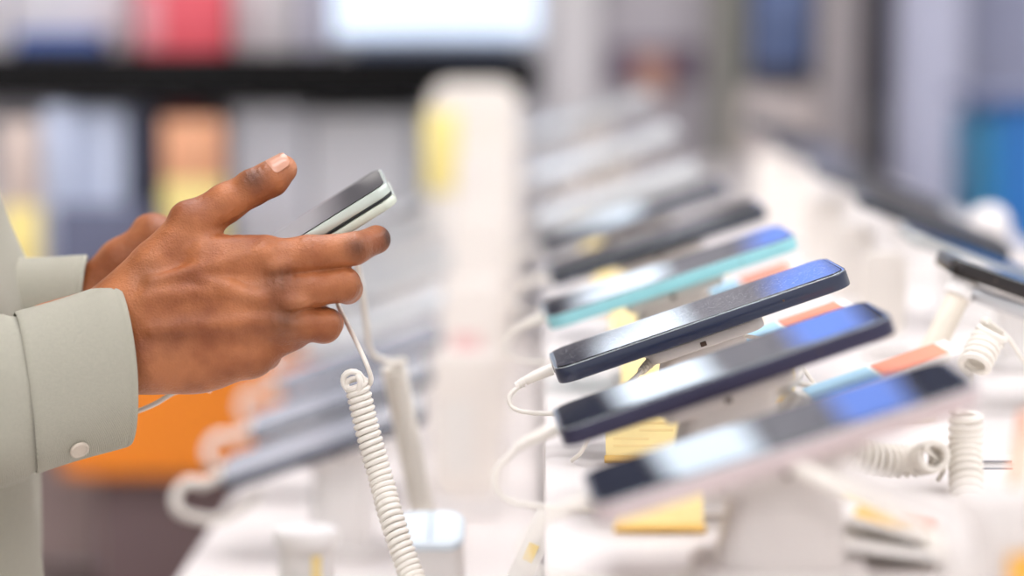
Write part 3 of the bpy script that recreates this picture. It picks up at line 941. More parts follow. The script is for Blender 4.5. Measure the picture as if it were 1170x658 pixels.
def sd_ell(X, Y, Z, c, r):
    k0 = np.sqrt(((X - c[0]) / r[0]) ** 2 + ((Y - c[1]) / r[1]) ** 2 + ((Z - c[2]) / r[2]) ** 2)
    return (k0 - 1) * min(r) * (.5 + .5 * np.clip(k0, 0, 1)) if False else (k0 - 1) * (min(r) * .6 + .4 * sum(r) / 3)


def smin(a, b, k):
    h = np.maximum(k - np.abs(a - b), 0) / k
    return np.minimum(a, b) - h * h * k * .25


def smax(a, b, k):
    return -smin(-a, -b, k)


class Grid:
    def __init__(s, lo, hi, st):
        s.lo, s.st = np.array(lo, np.float32), st
        n = [int((hi[i] - lo[i]) / st) + 2 for i in range(3)]
        s.ax = [s.lo[i] + st * np.arange(n[i], dtype=np.float32) for i in range(3)]
        s.n = n

    def new(s, v=1e3):
        return np.full(s.n, v, np.float32)

    def _sl(s, lo, hi):
        out = []
        for i in range(3):
            a = int(np.clip((lo[i] - s.lo[i]) / s.st, 0, s.n[i]))
            b = int(np.clip((hi[i] - s.lo[i]) / s.st + 2, 0, s.n[i]))
            out.append(slice(a, b))
        return tuple(out)

    def xyz(s, sl):
        return (s.ax[0][sl[0]][:, None, None], s.ax[1][sl[1]][None, :, None], s.ax[2][sl[2]][None, None, :])

    def cone(s, f, a, b, r1, r2, k):
        m = max(r1, r2) + k + 4 * s.st
        sl = s._sl([min(a[i], b[i]) - m for i in range(3)], [max(a[i], b[i]) + m for i in range(3)])
        d = sd_cone(*s.xyz(sl), a, b, r1, r2)
        f[sl] = smin(f[sl], d, k)

    def ell(s, f, c, r, k):
        m = k + 4 * s.st
        sl = s._sl([c[i] - r[i] - m for i in range(3)], [c[i] + r[i] + m for i in range(3)])
        d = sd_ell(*s.xyz(sl), c, r)
        f[sl] = smin(f[sl], d, k)

    def mesh(s, f):
        """Surface nets: vertices and quads of the zero level."""
        ins = f < 0
        c = [ins[i:s.n[0] - 1 + i, j:s.n[1] - 1 + j, k:s.n[2] - 1 + k] for i in (0, 1) for j in (0, 1) for k in (0, 1)]
        allin, anyin = c[0].copy(), c[0].copy()
        for q in c[1:]:
            allin &= q
            anyin |= q
        act = anyin & ~allin
        I, J, K = np.nonzero(act)
        idx = np.full(act.shape, -1, np.int32)
        idx[I, J, K] = np.arange(len(I))
        off = [(i, j, k) for i in (0, 1) for j in (0, 1) for k in (0, 1)]
        pos = np.zeros((len(I), 3), np.float32)
        cnt = np.zeros(len(I), np.float32)
        val = [f[I + o[0], J + o[1], K + o[2]] for o in off]
        for a in range(8):
            for b in range(a + 1, 8):
                if sum(abs(off[a][q] - off[b][q]) for q in range(3)) != 1:
                    continue
                m = (val[a] < 0) != (val[b] < 0)
                t = np.where(m, val[a] / np.where(m, val[a] - val[b], 1), 0)
                for q in range(3):
                    pos[:, q] += np.where(m, off[a][q] + t * (off[b][q] - off[a][q]), 0)
                cnt += m
        pos /= cnt[:, None]
        pos += np.stack([I, J, K], 1)
        V = s.lo + pos * s.st
        Q = []
        for ax in range(3):
            a = [slice(None)] * 3
            b = [slice(None)] * 3
            a[ax], b[ax] = slice(0, -1), slice(1, None)
            A, B = ins[tuple(a)], ins[tuple(b)]
            o1, o2 = [q for q in range(3) if q != ax]
            e = np.array(np.nonzero(A != B)).T
            ok = (e[:, o1] > 0) & (e[:, o2] > 0) & (e[:, o1] < s.n[o1] - 1) & (e[:, o2] < s.n[o2] - 1)
            e = e[ok]
            fl = A[e[:, 0], e[:, 1], e[:, 2]]
            quad = []
            for d1, d2 in ((-1, -1), (0, -1), (0, 0), (-1, 0)):
                w_ = e.copy()
                w_[:, o1] += d1
                w_[:, o2] += d2
                quad.append(idx[w_[:, 0], w_[:, 1], w_[:, 2]])
            quad = np.stack(quad, 1)
            if ax == 1:
                fl = ~fl
            quad[~fl] = quad[~fl][:, ::-1]
            Q.append(quad)
        return V, np.concatenate(Q)


D0 = 1.22
S0 = D0 / F                                        # metres per photo pixel at the hand
ORI = P(585, 329, D0)
rt, up_, fw = (np.array(v) for v in (RT, UP, FW))
ori = np.array(ORI)


def to_world(V):
    V = np.asarray(V, float)
    return ori + ((V[..., 0:1] - 585) * rt - (V[..., 1:2] - 329) * up_ + V[..., 2:3] * fw) * S0


def from_world(p):
    q = (np.array(p) - ori) / S0
    return np.array([q @ rt + 585, 329 - q @ up_, q @ fw])


# ---- the phone in his hands
HU = np.array([math.cos(math.radians(32)), -math.sin(math.radians(32)), 0.0])
HV = np.array([-.02, -.215, 1.0]); HV -= HU * (HV @ HU); HV /= np.linalg.norm(HV)
HN = np.array([HU[1] * HV[2] - HU[2] * HV[1], HU[2] * HV[0] - HU[0] * HV[2], HU[0] * HV[1] - HU[1] * HV[0]])   # photo y runs down, so flip
HN = HN if HN[1] < 0 else -HN
HL_, HW_, HT_ = 338.0, 163.0, 27.0
HZ = 36.0
corner = np.array([440.0, 208.0, HZ])             # near end of the screen's top edge
HC = corner - HU * HL_ / 2 + HV * HW_ / 2


def phone_sdf(X, Y, Z, clear):
    x = (X - HC[0]) * HU[0] + (Y - HC[1]) * HU[1] + (Z - HC[2]) * HU[2]
    y = (X - HC[0]) * HV[0] + (Y - HC[1]) * HV[1] + (Z - HC[2]) * HV[2]
    z = (X - HC[0]) * HN[0] + (Y - HC[1]) * HN[1] + (Z - HC[2]) * HN[2] + HT_ / 2
    r = 3.0
    qx, qy, qz = np.abs(x) - HL_ / 2 + r, np.abs(y) - HW_ / 2 + r, np.abs(z) - HT_ / 2 + r
    return np.sqrt(np.maximum(qx, 0) ** 2 + np.maximum(qy, 0) ** 2 + np.maximum(qz, 0) ** 2) + np.minimum(np.maximum(np.maximum(qx, qy), qz), 0) - r - clear


# ---- right hand, back of the hand towards the aisle (photo pixels, depth in the same unit)
def build_hand(g, J):
    palm = g.new()
    for a, b, r1, r2, k in J['palm']:
        g.cone(palm, a, b, r1, r2, k)
    for c, r, k in J['ell']:
        g.ell(palm, c, r, k)
    fin = g.new()
    for ch in J['fingers']:
        f1 = g.new()
        for (a, ra), (b, rb) in zip(ch, ch[1:]):
            g.cone(f1, a, b, ra, rb, 5)
        fin = smin(fin, f1, 2.2)
    h = smin(palm, fin, 8)
    for a, b, r1, r2, k in J['ridges']:
        g.cone(h, a, b, r1, r2, k)
    th = g.new()
    ch = J['thumb']
    for (a, ra), (b, rb) in zip(ch, ch[1:]):
        g.cone(th, a, b, ra, rb, 7)
    for c, r, k in J['thumb_ell']:
        g.ell(th, c, r, k)
    return smin(h, th, 13)


RH = dict(
    palm=[
        ((-120, 446, -60), (60, 408, 0), 42, 44, 12),
        ((60, 388, 6), (160, 352, 4), 44, 36, 14), ((60, 412, 6), (168, 408, 8), 44, 42, 14),
        ((165, 350, 4), (306, 301, 2), 34, 25, 14), ((165, 368, 2), (320, 334, -4), 33, 25, 12),
        ((165, 390, 4), (316, 366, -1), 33, 24, 12), ((165, 408, 8), (286, 404, 10), 36, 27, 12), ((296, 398, 12), (336, 384, 12), 20, 16, 14), ((236, 296, 6), (302, 290, 0), 28, 22, 10),
    ],
    ell=[((215, 408, 16), (64, 43, 36), 16), ((225, 315, 24), (52, 44, 34), 16), ((250, 350, 14), (70, 56, 26), 14)],
    fingers=[
        [((308, 300, 2), 26), ((352, 291, 2), 22), ((404, 284, 6), 18.5), ((428, 273, 34), 15.5), ((424, 275, 62), 14), ((408, 288, 86), 11)],
        [((322, 335, -4), 25), ((360, 330, -2), 20), ((391, 325, 10), 20), ((394, 330, 44), 17), ((380, 326, 76), 15), ((362, 324, 92), 12.5)],
        [((317, 367, 0), 24), ((345, 371, 0), 19.5), ((369, 372, 12), 20), ((372, 370, 46), 16.5), ((356, 360, 76), 14.5), ((338, 352, 92), 12)],
        [((284, 406, 14), 26), ((298, 405, 42), 19), ((300, 400, 66), 16), ((298, 394, 84), 14), ((290, 386, 100), 12), ((280, 380, 108), 10)],
    ],
    ridges=[((178, 322, -26), (300, 290, -20), 5, 6, 16), ((172, 340, -29), (262, 330, -26), 4, 6, 15), ((262, 330, -27), (300, 341, -27), 6.5, 6.5, 10),
            ((180, 376, -29), (300, 366, -24), 4, 5, 15), ((232, 318, -25), (268, 331, -26), 4, 5, 9),
            ((316, 306, -22), (330, 304, -19), 5, 5, 12), ((334, 346, -24), (348, 345, -19), 8, 6, 9), ((322, 369, -22), (338, 372, -18), 6, 5, 10)],
    thumb=[((138, 340, 10), 30), ((176, 304, 12), 29), ((222, 254, 18), 26), ((256, 231, 22), 22), ((287, 213, 24), 20), ((307, 203, 26), 20), ((320, 192, 29), 17)],
    thumb_ell=[((210, 246, 8), (16, 14, 14), 12), ((286, 208, 14), (15, 13, 12), 8)],
)
gr = Grid((-130, 150, -90), (462, 478, 122), 2.0)
fr = build_hand(gr, RH)
X, Y, Z = gr.ax[0][:, None, None], gr.ax[1][None, :, None], gr.ax[2][None, None, :]


def creases(f, c, axis, rad, wl, amp):
    """Skin folds across a knuckle: small ripples along the finger, fading out from the joint."""
    sl = gr._sl([c[i] - rad * 2 for i in range(3)], [c[i] + rad * 2 for i in range(3)])
    x, y, z = gr.xyz(sl)
    dx, dy, dz = x - c[0], y - c[1], z - c[2]
    n = math.sqrt(sum(v * v for v in axis))
    s = (dx * axis[0] + dy * axis[1] + dz * axis[2]) / n
    r2 = dx * dx + dy * dy + dz * dz
    f[sl] += amp * np.exp(-r2 / (rad * rad)) * np.cos(s * (2 * math.pi / wl) + .35 * np.sin((dx - dy) * .35))


creases(fr, (408, 283, -12), (1, -.25, .3), 12, 6.5, .75)
creases(fr, (288, 203, 8), (.84, -.54, 0), 14, 7, .8)
creases(fr, (322, 318, -24), (1, -.1, 0), 20, 9, .5)
creases(fr, (330, 366, -24), (1, 0, 0), 18, 9, .6)
creases(fr, (268, 258, 10), (.5, .86, 0), 14, 7, .9)
fr = smax(fr, -phone_sdf(X, Y, Z, 2.0), 1.5)
V1, Q1 = gr.mesh(fr)
pig_shade = np.zeros(len(V1), np.float32)  # knuckle pigment, plus shade painted in the wrist hollow and under the little finger
for c, r, a in (((409, 283, -10), 14, .72), ((289, 204, 8), 14, .9), ((321, 320, -24), 20, .5), ((328, 366, -24), 20, .65), ((443, 270, 30), 13, 1.2), ((410, 324, 10), 14, .35),
                ((170, 318, -18), 20, .45), ((196, 396, -30), 30, .22), ((306, 190, 20), 9, .55), ((300, 415, 20), 26, .45), ((388, 374, 15), 13, .35), ((312, 182, 22), 6, .3)):
    pig_shade += a * np.exp(-((V1 - np.array(c)) ** 2).sum(1) / (r * r))
light = np.zeros(len(V1), np.float32)  # paler thumb tip, plus highlights painted on tendon and knuckle bumps
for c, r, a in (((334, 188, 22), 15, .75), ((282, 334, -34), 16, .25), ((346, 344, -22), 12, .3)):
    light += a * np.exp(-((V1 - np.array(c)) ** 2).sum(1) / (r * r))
W1 = to_world(V1)


# ---- left hand, mirrored behind the phone
def far(q, z):
    k = (D0 + z * S0) / D0
    return (585 + (q[0] - 585) * k, 329 + (q[1] - 329) * k, z)


ZM = 232.0
LH = dict(
    palm=[((-160, 372, ZM + 26), (20, 362, ZM), 42, 42, 12), ((20, 360, ZM), (112, 352, ZM), 40, 36, 14), ((20, 368, ZM), (118, 402, ZM - 4), 40, 40, 14),
          ((115, 352, ZM), (250, 318, ZM + 2), 34, 25, 14), ((115, 368, ZM), (262, 348, ZM + 6), 33, 25, 12), ((115, 388, ZM), (258, 378, ZM + 2), 33, 24, 12), ((115, 405, ZM - 4), (230, 412, ZM - 8), 36, 25, 12)],
    ell=[((165, 408, ZM - 12), (62, 42, 34), 16), ((165, 325, ZM - 20), (50, 44, 34), 16), ((195, 355, ZM - 10), (68, 54, 26), 14)],
    fingers=[
        [((252, 318, ZM + 2), 25), ((300, 318, ZM - 2), 20), ((340, 322, ZM - 12), 18), ((352, 326, ZM - 50), 15), ((340, 334, ZM - 80), 12)],
        [((262, 348, ZM + 6), 25), ((312, 350, ZM - 2), 20), ((336, 350, ZM - 14), 18.5), ((340, 346, ZM - 52), 15), ((322, 352, ZM - 82), 12)],
        [((258, 378, ZM + 2), 24), ((292, 384, ZM), 19.5), ((312, 384, ZM - 12), 18.5), ((314, 378, ZM - 48), 15), ((298, 380, ZM - 78), 12)],
        [((230, 412, ZM - 8), 25), ((252, 414, ZM - 20), 19), ((266, 410, ZM - 42), 16), ((262, 402, ZM - 70), 14), ((250, 398, ZM - 92), 11)],
    ],
    ridges=[],
    thumb=[(far((104, 336), ZM - 6), 31), (far((140, 300), ZM - 8), 30), (far((180, 270), ZM - 14), 25), (far((200, 274), ZM - 22), 21), (far((222, 288), ZM - 30), 19), (far((240, 306), ZM - 30), 15)],
    thumb_ell=[(far((170, 258), ZM - 8), (18, 14, 14), 12)],
)
gl_ = Grid((-170, 190, 120), (380, 480, 320), 3.0)
fl_ = build_hand(gl_, LH)
fl_ = smax(fl_, -phone_sdf(gl_.ax[0][:, None, None], gl_.ax[1][None, :, None], gl_.ax[2][None, None, :], 2.4), 1.5)
V2, Q2 = gl_.mesh(fl_)
W2 = to_world(V2)

# ---- the rest of the body (world metres), under the clothes and out of the frame
SHR, SHL = (-.43, 1.09, 1.44), (-.43, 1.47, 1.44)
ELR, ELL = (-.47, 1.07, 1.115), (-.48, 1.50, 1.115)
WRR, WRL = to_world([-60, 400, -10]), to_world([-60, 362, ZM + 10])
gb = Grid((-.72, .92, -.01), (-.02, 1.66, 1.82), .0075)
fb = gb.new(9.0)
for a, b, r1, r2, k in (
    ((-.42, 1.28, .95), (-.435, 1.28, 1.18), .095, .085, .05), ((-.45, 1.23, 1.22), (-.46, 1.21, 1.34), .075, .065, .05), ((-.45, 1.33, 1.22), (-.46, 1.35, 1.34), .075, .065, .05),
    (SHR, ELR, .05, .042, .05), (SHL, ELL, .05, .042, .05), (ELR, tuple(WRR), .042, .024, .03), (ELL, tuple(WRL), .042, .024, .03),
    ((-.43, 1.28, 1.40), (-.405, 1.28, 1.54), .06, .052, .05),
    ((-.42, 1.21, .88), (-.41, 1.185, .50), .072, .052, .05), ((-.41, 1.185, .50), (-.43, 1.18, .09), .050, .034, .03), ((-.43, 1.18, .07), (-.31, 1.165, .045), .034, .026, .03),
    ((-.42, 1.35, .88), (-.41, 1.375, .50), .072, .052, .05), ((-.41, 1.375, .50), (-.43, 1.38, .09), .050, .034, .03), ((-.43, 1.38, .07), (-.31, 1.395, .045), .034, .026, .03),
):
    gb.cone(fb, a, b, r1, r2, k)
HX, HYc, HZc = -.385, 1.28, 1.66
for c, r, k in (((HX, HYc, HZc), (.098, .076, .105), .02), ((HX + .03, HYc, HZc - .065), (.062, .056, .06), .03), ((HX + .098, HYc, HZc - .035), (.020, .014, .022), .012),
                ((HX + .085, HYc, HZc - .085), (.022, .026, .009), .012), ((HX + .078, HYc, HZc + .012), (.025, .052, .012), .02), ((HX - .005, HYc - .079, HZc - .02), (.022, .010, .033), .01), ((HX - .005, HYc + .079, HZc - .02), (.022, .010, .033), .01)):
    gb.ell(fb, c, r, k)
Xb, Yb, Zb = gb.ax[0][:, None, None], gb.ax[1][None, :, None], gb.ax[2][None, None, :]
for sy in (-1, 1):
    fb = smax(fb, -sd_ell(Xb, Yb, Zb, (HX + .104, HYc + sy * .032, HZc - .008), (.02, .016, .009)), .012)
W3, Q3 = gb.mesh(fb)

V = np.concatenate([W1, W2, W3])
Q = np.concatenate([Q1, Q2 + len(W1), Q3 + len(W1) + len(W2)])
me = bpy.data.meshes.new('body')
me.from_pydata(V.tolist(), [], Q.tolist())
me.polygons.foreach_set('use_smooth', [True] * len(me.polygons))
for nm, arr in (('pigment_shade', pig_shade), ('pale', light)):
    at = me.attributes.new(nm, 'FLOAT', 'POINT')
    full = np.zeros(len(V), np.float32)
    full[:len(arr)] = arr
    at.data.foreach_set('value', full)


def skin_material():
    m = bpy.data.materials.new('brown skin')
    m.use_nodes = True
    nt = m.node_tree
    bs = nt.nodes['Principled BSDF']
    N = nt.nodes.new
    tc = N('ShaderNodeTexCoord')
    nz = N('ShaderNodeTexNoise'); nz.inputs['Scale'].default_value = 45; nz.inputs['Detail'].default_value = 5
    nt.links.new(tc.outputs['Object'], nz.inputs['Vector'])
    rp = N('ShaderNodeValToRGB')
    rp.color_ramp.elements[0].position = .34; rp.color_ramp.elements[0].color = lin((142, 78, 42)) + (1,)
    rp.color_ramp.elements[1].position = .68; rp.color_ramp.elements[1].color = lin((190, 119, 74)) + (1,)
    nt.links.new(nz.outputs['Fac'], rp.inputs['Fac'])
    ap = N('ShaderNodeAttribute'); ap.attribute_name = 'pigment_shade'
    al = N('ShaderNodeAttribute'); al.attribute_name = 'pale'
    c1 = N('ShaderNodeClamp'); c1.inputs['Max'].default_value = .9
    nt.links.new(ap.outputs['Fac'], c1.inputs['Value'])
    m1 = N('ShaderNodeMix'); m1.data_type = 'RGBA'; m1.inputs[7].default_value = lin((64, 34, 22)) + (1,)
    nt.links.new(c1.outputs[0], m1.inputs[0]); nt.links.new(rp.outputs['Color'], m1.inputs[6])
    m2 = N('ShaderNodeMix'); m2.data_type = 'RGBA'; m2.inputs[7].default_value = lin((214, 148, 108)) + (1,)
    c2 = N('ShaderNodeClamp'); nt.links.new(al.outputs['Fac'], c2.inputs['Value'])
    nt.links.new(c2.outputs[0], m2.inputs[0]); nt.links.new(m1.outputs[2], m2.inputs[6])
    nt.links.new(m2.outputs[2], bs.inputs['Base Color'])
    vo = N('ShaderNodeTexVoronoi'); vo.inputs['Scale'].default_value = 650; vo.feature = 'DISTANCE_TO_EDGE'
    n2 = N('ShaderNodeTexNoise'); n2.inputs['Scale'].default_value = 520; n2.inputs['Detail'].default_value = 4
    nt.links.new(tc.outputs['Object'], vo.inputs['Vector']); nt.links.new(tc.outputs['Object'], n2.inputs['Vector'])
    ad = N('ShaderNodeMath'); ad.operation = 'MULTIPLY_ADD'; ad.inputs[1].default_value = .6
    nt.links.new(vo.outputs['Distance'], ad.inputs[0]); nt.links.new(n2.outputs['Fac'], ad.inputs[2])
    bp = N('ShaderNodeBump'); bp.inputs['Strength'].default_value = .6; bp.inputs['Distance'].default_value = .0007
    nt.links.new(ad.outputs[0], bp.inputs['Height']); nt.links.new(bp.outputs['Normal'], bs.inputs['Normal'])
    bs.inputs['Roughness'].default_value = .4
    bs.inputs['Specular IOR Level'].default_value = .45
    bs.inputs['Subsurface Weight'].default_value = .12
    bs.inputs['Subsurface Radius'].default_value = (.004, .0016, .0009)
    bs.inputs['Subsurface Scale'].default_value = 1.0
    return m


me.materials.append(skin_material())
body = bpy.data.objects.new('body', me)
COL.objects.link(body)
person = empty('person', (-.42, 1.28, 0), 'person in a pale sage shirt standing at the table, holding a phone in both hands', 'person')
body.parent = person
me.transform(Matrix.Translation(-person.location))

# thumb nail
NAIL = mat('finger nail', (206, 150, 124), .3, spec=.6, var=.03, coat=.2)
A0, A1 = np.array((310., 200.5, 26.)), np.array((328., 187.5, 30.))
ax_ = (A1 - A0) / np.linalg.norm(A1 - A0)
dors = np.array((-.30, -.70, -.62)); dors -= ax_ * (dors @ ax_); dors /= np.linalg.norm(dors)
side = np.cross(ax_, dors)
rows = []
for off_ in (1.3, .1):
    rr_ = []
    for i in range(9):
        f = i / 8
        c = A0 + (A1 - A0) * (f * 1.08)
        rad = 19.8 - 3.4 * f + off_ * (1 if 0 < i < 8 else .3)
        wid = .92 * (1 - max(0, f - .7) ** 2 * 3.2) * (1 - max(0, .22 - f) ** 2 * 6)
        rr_.append([Vector(to_world(c + (dors * math.cos(a) + side * math.sin(a)) * rad)) for a in [wid * (q / 5 - 1) for q in range(11)]])
    rows.append(rr_)
b = bmesh.new()
g0 = [[b.verts.new(p) for p in r] for r in rows[0]]
for r0, r1 in zip(g0, g0[1:]):
    for i in range(10):
        b.faces.new((r0[i], r0[i + 1], r1[i + 1], r1[i]))
edge0 = g0[0] + [r[-1] for r in g0[1:-1]] + g0[-1][::-1] + [r[0] for r in g0[1:-1]][::-1]
e1 = rows[1]
edge1 = [b.verts.new(p) for p in (e1[0] + [r[-1] for r in e1[1:-1]] + e1[-1][::-1] + [r[0] for r in e1[1:-1]][::-1])]
for i in range(len(edge0)):
    j = (i + 1) % len(edge0)
    b.faces.new((edge0[i], edge0[j], edge1[j], edge1[i]))
obj('thumb_nail', b, NAIL, person, angle=60)


# ---- clothes
def cloth(name, rgb, weave=2600.):
    m = bpy.data.materials.new(name)
    m.use_nodes = True
    nt = m.node_tree
    bs = nt.nodes['Principled BSDF']
    N = nt.nodes.new
    tc = N('ShaderNodeTexCoord')
    wv = N('ShaderNodeTexWave'); wv.inputs['Scale'].default_value = weave / 6.28; wv.bands_direction = 'DIAGONAL'; wv.inputs['Distortion'].default_value = 1.2
    nz = N('ShaderNodeTexNoise'); nz.inputs['Scale'].default_value = 700; nz.inputs['Detail'].default_value = 3
    nl = N('ShaderNodeTexNoise'); nl.inputs['Scale'].default_value = 22
    for q in (wv, nz, nl):
        nt.links.new(tc.outputs['Object'], q.inputs['Vector'])
    ad = N('ShaderNodeMath'); ad.operation = 'ADD'
    nt.links.new(wv.outputs['Fac'], ad.inputs[0]); nt.links.new(nz.outputs['Fac'], ad.inputs[1])
    rp = N('ShaderNodeValToRGB')
    c = lin(rgb)
    rp.color_ramp.elements[0].color = tuple(v * .80 for v in c) + (1,)
    rp.color_ramp.elements[1].color = tuple(min(1, v * 1.12) for v in c) + (1,)
    ml = N('ShaderNodeMath'); ml.operation = 'MULTIPLY'; ml.inputs[1].default_value = .5
    nt.links.new(ad.outputs[0], ml.inputs[0]); nt.links.new(ml.outputs[0], rp.inputs['Fac'])
    nt.links.new(rp.outputs['Color'], bs.inputs['Base Color'])
    bp = N('ShaderNodeBump'); bp.inputs['Strength'].default_value = .7; bp.inputs['Distance'].default_value = .0005
    nt.links.new(ad.outputs[0], bp.inputs['Height']); nt.links.new(bp.outputs['Normal'], bs.inputs['Normal'])
    bs.inputs['Roughness'].default_value = .85
    bs.inputs['Sheen Weight'].default_value = .15
    return m


SHIRT = cloth('sage cotton', (184, 181, 164))
gs = Grid((-.72, .92, .78), (-.12, 1.66, 1.58), .009)
fs = gs.new(9.0)
Xs, Ys, Zs = gs.ax[0][:, None, None], gs.ax[1][None, :, None], gs.ax[2][None, None, :]
zk = np.array([.80, .96, 1.10, 1.16, 1.30, 1.40, 1.48])
front = np.interp(Zs, zk, [-.275, -.275, -.281, -.297, -.345, -.37, -.40])
back = np.interp(Zs, zk, [-.555, -.55, -.555, -.56, -.565, -.545, -.47])
ay = np.interp(Zs, zk, [.185, .18, .18, .185, .20, .19, .075])
tor = (np.sqrt(((Xs - (front + back) / 2) / ((front - back) / 2)) ** 2 + ((Ys - 1.28) / ay) ** 2) - 1) * .14
tor += .004 * np.sin(Ys * 62 + Zs * 14) * np.clip((1.3 - Zs) * 4, 0, 1)
tor = smax(tor, Zs - 1.475, .02)
tor = smax(tor, .80 - Zs, .01)
fs = smin(fs, tor.astype(np.float32), .02)
SR = [tuple(to_world(p)) for p in ((-110, 462, -85), (-110, 372, ZM + 18))]
for sh, el, fe in ((SHR, ELR, SR[0]), (SHL, ELL, SR[1])):
    gs.cone(fs, sh, el, .072, .060, .05)
    gs.cone(fs, el, fe, .058, .041, .03)
neck = sd_cone(Xs, Ys, Zs, (-.43, 1.28, 1.40), (-.40, 1.28, 1.60), .066, .062)
fs = smax(fs, -neck, .006)
V4, Q4 = gs.mesh(fs)
sme = bpy.data.meshes.new('shirt')
sme.from_pydata(V4.tolist(), [], Q4.tolist())
sme.polygons.foreach_set('use_smooth', [True] * len(sme.polygons))
sme.materials.append(SHIRT)
shirt = bpy.data.objects.new('shirt', sme)
COL.objects.link(shirt)
shirt.parent = person
sme.transform(Matrix.Translation(-person.location))


def ring(c, ax, ay_, az, b=0.0, n=56, wob=None):
    """A sleeve cross-section: centre c, x skew ax on the near side, b at the top; half height ay_, half depth az."""
    out = []
    for k in range(n):
        a = 2 * math.pi * k / n
        w_ = 1 + (wob(a) if wob else 0)
        # slightly squared ellipse
        ca, sa = math.cos(a), math.sin(a)
        e = (abs(ca) ** 2.3 + abs(sa) ** 2.3) ** (-1 / 2.3)
        out.append(Vector(to_world((c[0] + ax * ca + b * sa, c[1] - ay_ * sa * e * w_, c[2] - az * ca * e * w_))))
    return out


def lerp(a, b, t):
    return a + (b - a) * t


def make_cuff(c0, c1, p0, p1, nm):
    """p: (ax, ay, az, b) at the wrist end (0) and the seam end (1)."""
    rings = []
    # inner face, then the rolled lip, then the outer face to the seam
    for t_, sc in ((.5, .93), (.25, .935), (.06, .94), (.005, .955)):
        rings.append(ring([lerp(c0[i], c1[i], t_) for i in range(3)], lerp(p0[0], p1[0], t_), lerp(p0[1], p1[1], t_) * sc, lerp(p0[2], p1[2], t_) * sc, lerp(p0[3], p1[3], t_)))
    for t_, sc in ((-.01, .975), (-.004, .995), (.02, 1.004), (.045, 1.006), (.06, .996), (.075, 1.004), (.2, 1.0), (.4, .992), (.6, .99), (.8, .995), (.93, 1.005), (.985, 1.004), (1.0, .985)):
        f = lambda a: .010 * math.sin(3 * a + 1 + 2 * t_) * t_
        rings.append(ring([lerp(c0[i], c1[i], t_) for i in range(3)], lerp(p0[0], p1[0], t_), lerp(p0[1], p1[1], t_) * sc, lerp(p0[2], p1[2], t_) * sc, lerp(p0[3], p1[3], t_), wob=f))
    b_ = rings_bm(rings, caps=(False, False))
    return obj('cuff', b_, SHIRT, shirt, angle=55)


def make_sleeve(cs, nm):
    rings = []
    for i, (c, ax, ay_, az, b_, amp) in enumerate(cs):
        f = lambda a, i=i, amp=amp: amp * (.6 * math.sin(4 * a + i * .9) + .5 * math.sin(7 * a - i * .55 + 1))
        rings.append(ring(c, ax, ay_, az, b_, wob=f))
    return obj('sleeve', rings_bm(rings, caps=(False, False)), SHIRT, shirt, angle=80)


cR0, cR1 = (136, 416, 6), (36, 448, -36)
cuffR = make_cuff(cR0, cR1, (28, 94, 62, -8), (20, 91, 66, -12), 'cuff')
make_sleeve([((40, 447, -34), 20, 86, 62, -12, 0), ((32, 449, -38), 20, 88, 64, -12, .008), ((24, 451, -42), 20, 93, 69, -12, .018), ((4, 457, -48), 16, 95, 72, -10, .024), ((-34, 460, -56), 14, 93, 71, -8, .028),
             ((-58, 463, -66), 10, 94, 72, -4, .026), ((-85, 466, -78), 8, 92, 72, 0, .022), ((-120, 468, -92), 6, 93, 75, 0, .018), ((-170, 470, -112), 0, 96, 80, 0, .014)], 'sleeve')
cL0, cL1 = far((92, 352), ZM), far((-10, 356), ZM + 14)
cuffL = make_cuff(cL0, cL1, (8, 66, 56, 8), (8, 66, 56, 8), 'cuff')
make_sleeve([((cL1[0] + 4, cL1[1], ZM + 14), -6, 62, 52, 14, 0), ((cL1[0] - 10, cL1[1] + 2, ZM + 16), -6, 68, 60, 14, .015), ((cL1[0] - 50, cL1[1] + 6, ZM + 20), -4, 72, 64, 8, .022),
             ((cL1[0] - 100, cL1[1] + 12, ZM + 24), -2, 78, 70, 4, .02), ((cL1[0] - 160, cL1[1] + 20, ZM + 30), 0, 88, 78, 0, .015)], 'sleeve')


# cuff button with four holes, on the near face just above the lower fold
def ring_point(t_, a, sc=1.0):
    c = [lerp(cR0[i], cR1[i], t_) for i in range(3)]
    ax, ay_, az, b_ = (lerp(p, q, t_) for p, q in zip((28, 94, 62, -8), (20, 91, 66, -12)))
    ca, sa = math.cos(a), math.sin(a)
    e = (abs(ca) ** 2.3 + abs(sa) ** 2.3) ** (-1 / 2.3)
    return np.array((c[0] + ax * ca + b_ * sa, c[1] - ay_ * sa * e * sc, c[2] - az * ca * e * sc))


tb, ab = .58, math.radians(-50)
p0 = ring_point(tb, ab)
tu, tv = ring_point(tb - .05, ab) - ring_point(tb + .05, ab), ring_point(tb, ab + .06) - ring_point(tb, ab - .06)
wu, wv_ = (Vector(to_world(p0 + q) - to_world(p0)).normalized() for q in (tu, tv))
wn = wu.cross(wv_).normalized()
if wn.dot(FW) > 0: wn = -wn
wv_ = wn.cross(wu)
pc = Vector(to_world(p0)) + wn * .0010
Mb = Matrix(((wu.x, wv_.x, wn.x, pc.x), (wu.y, wv_.y, wn.y, pc.y), (wu.z, wv_.z, wn.z, pc.z), (0, 0, 0, 1)))
BTN = mat('cream button', (206, 194, 178), .3, var=.08)
rings = []
for r, z in ((.0044, -.0008), (.0049, -.0002), (.0049, .0006), (.0044, .0011), (.0037, .0011), (.0034, .0007), (.0013, .0006)):
    rings.append([Mb @ Vector((r * math.cos(k * .2618), r * math.sin(k * .2618), z)) for k in range(24)])
btn = obj('button', rings_bm(rings), BTN, cuffR)

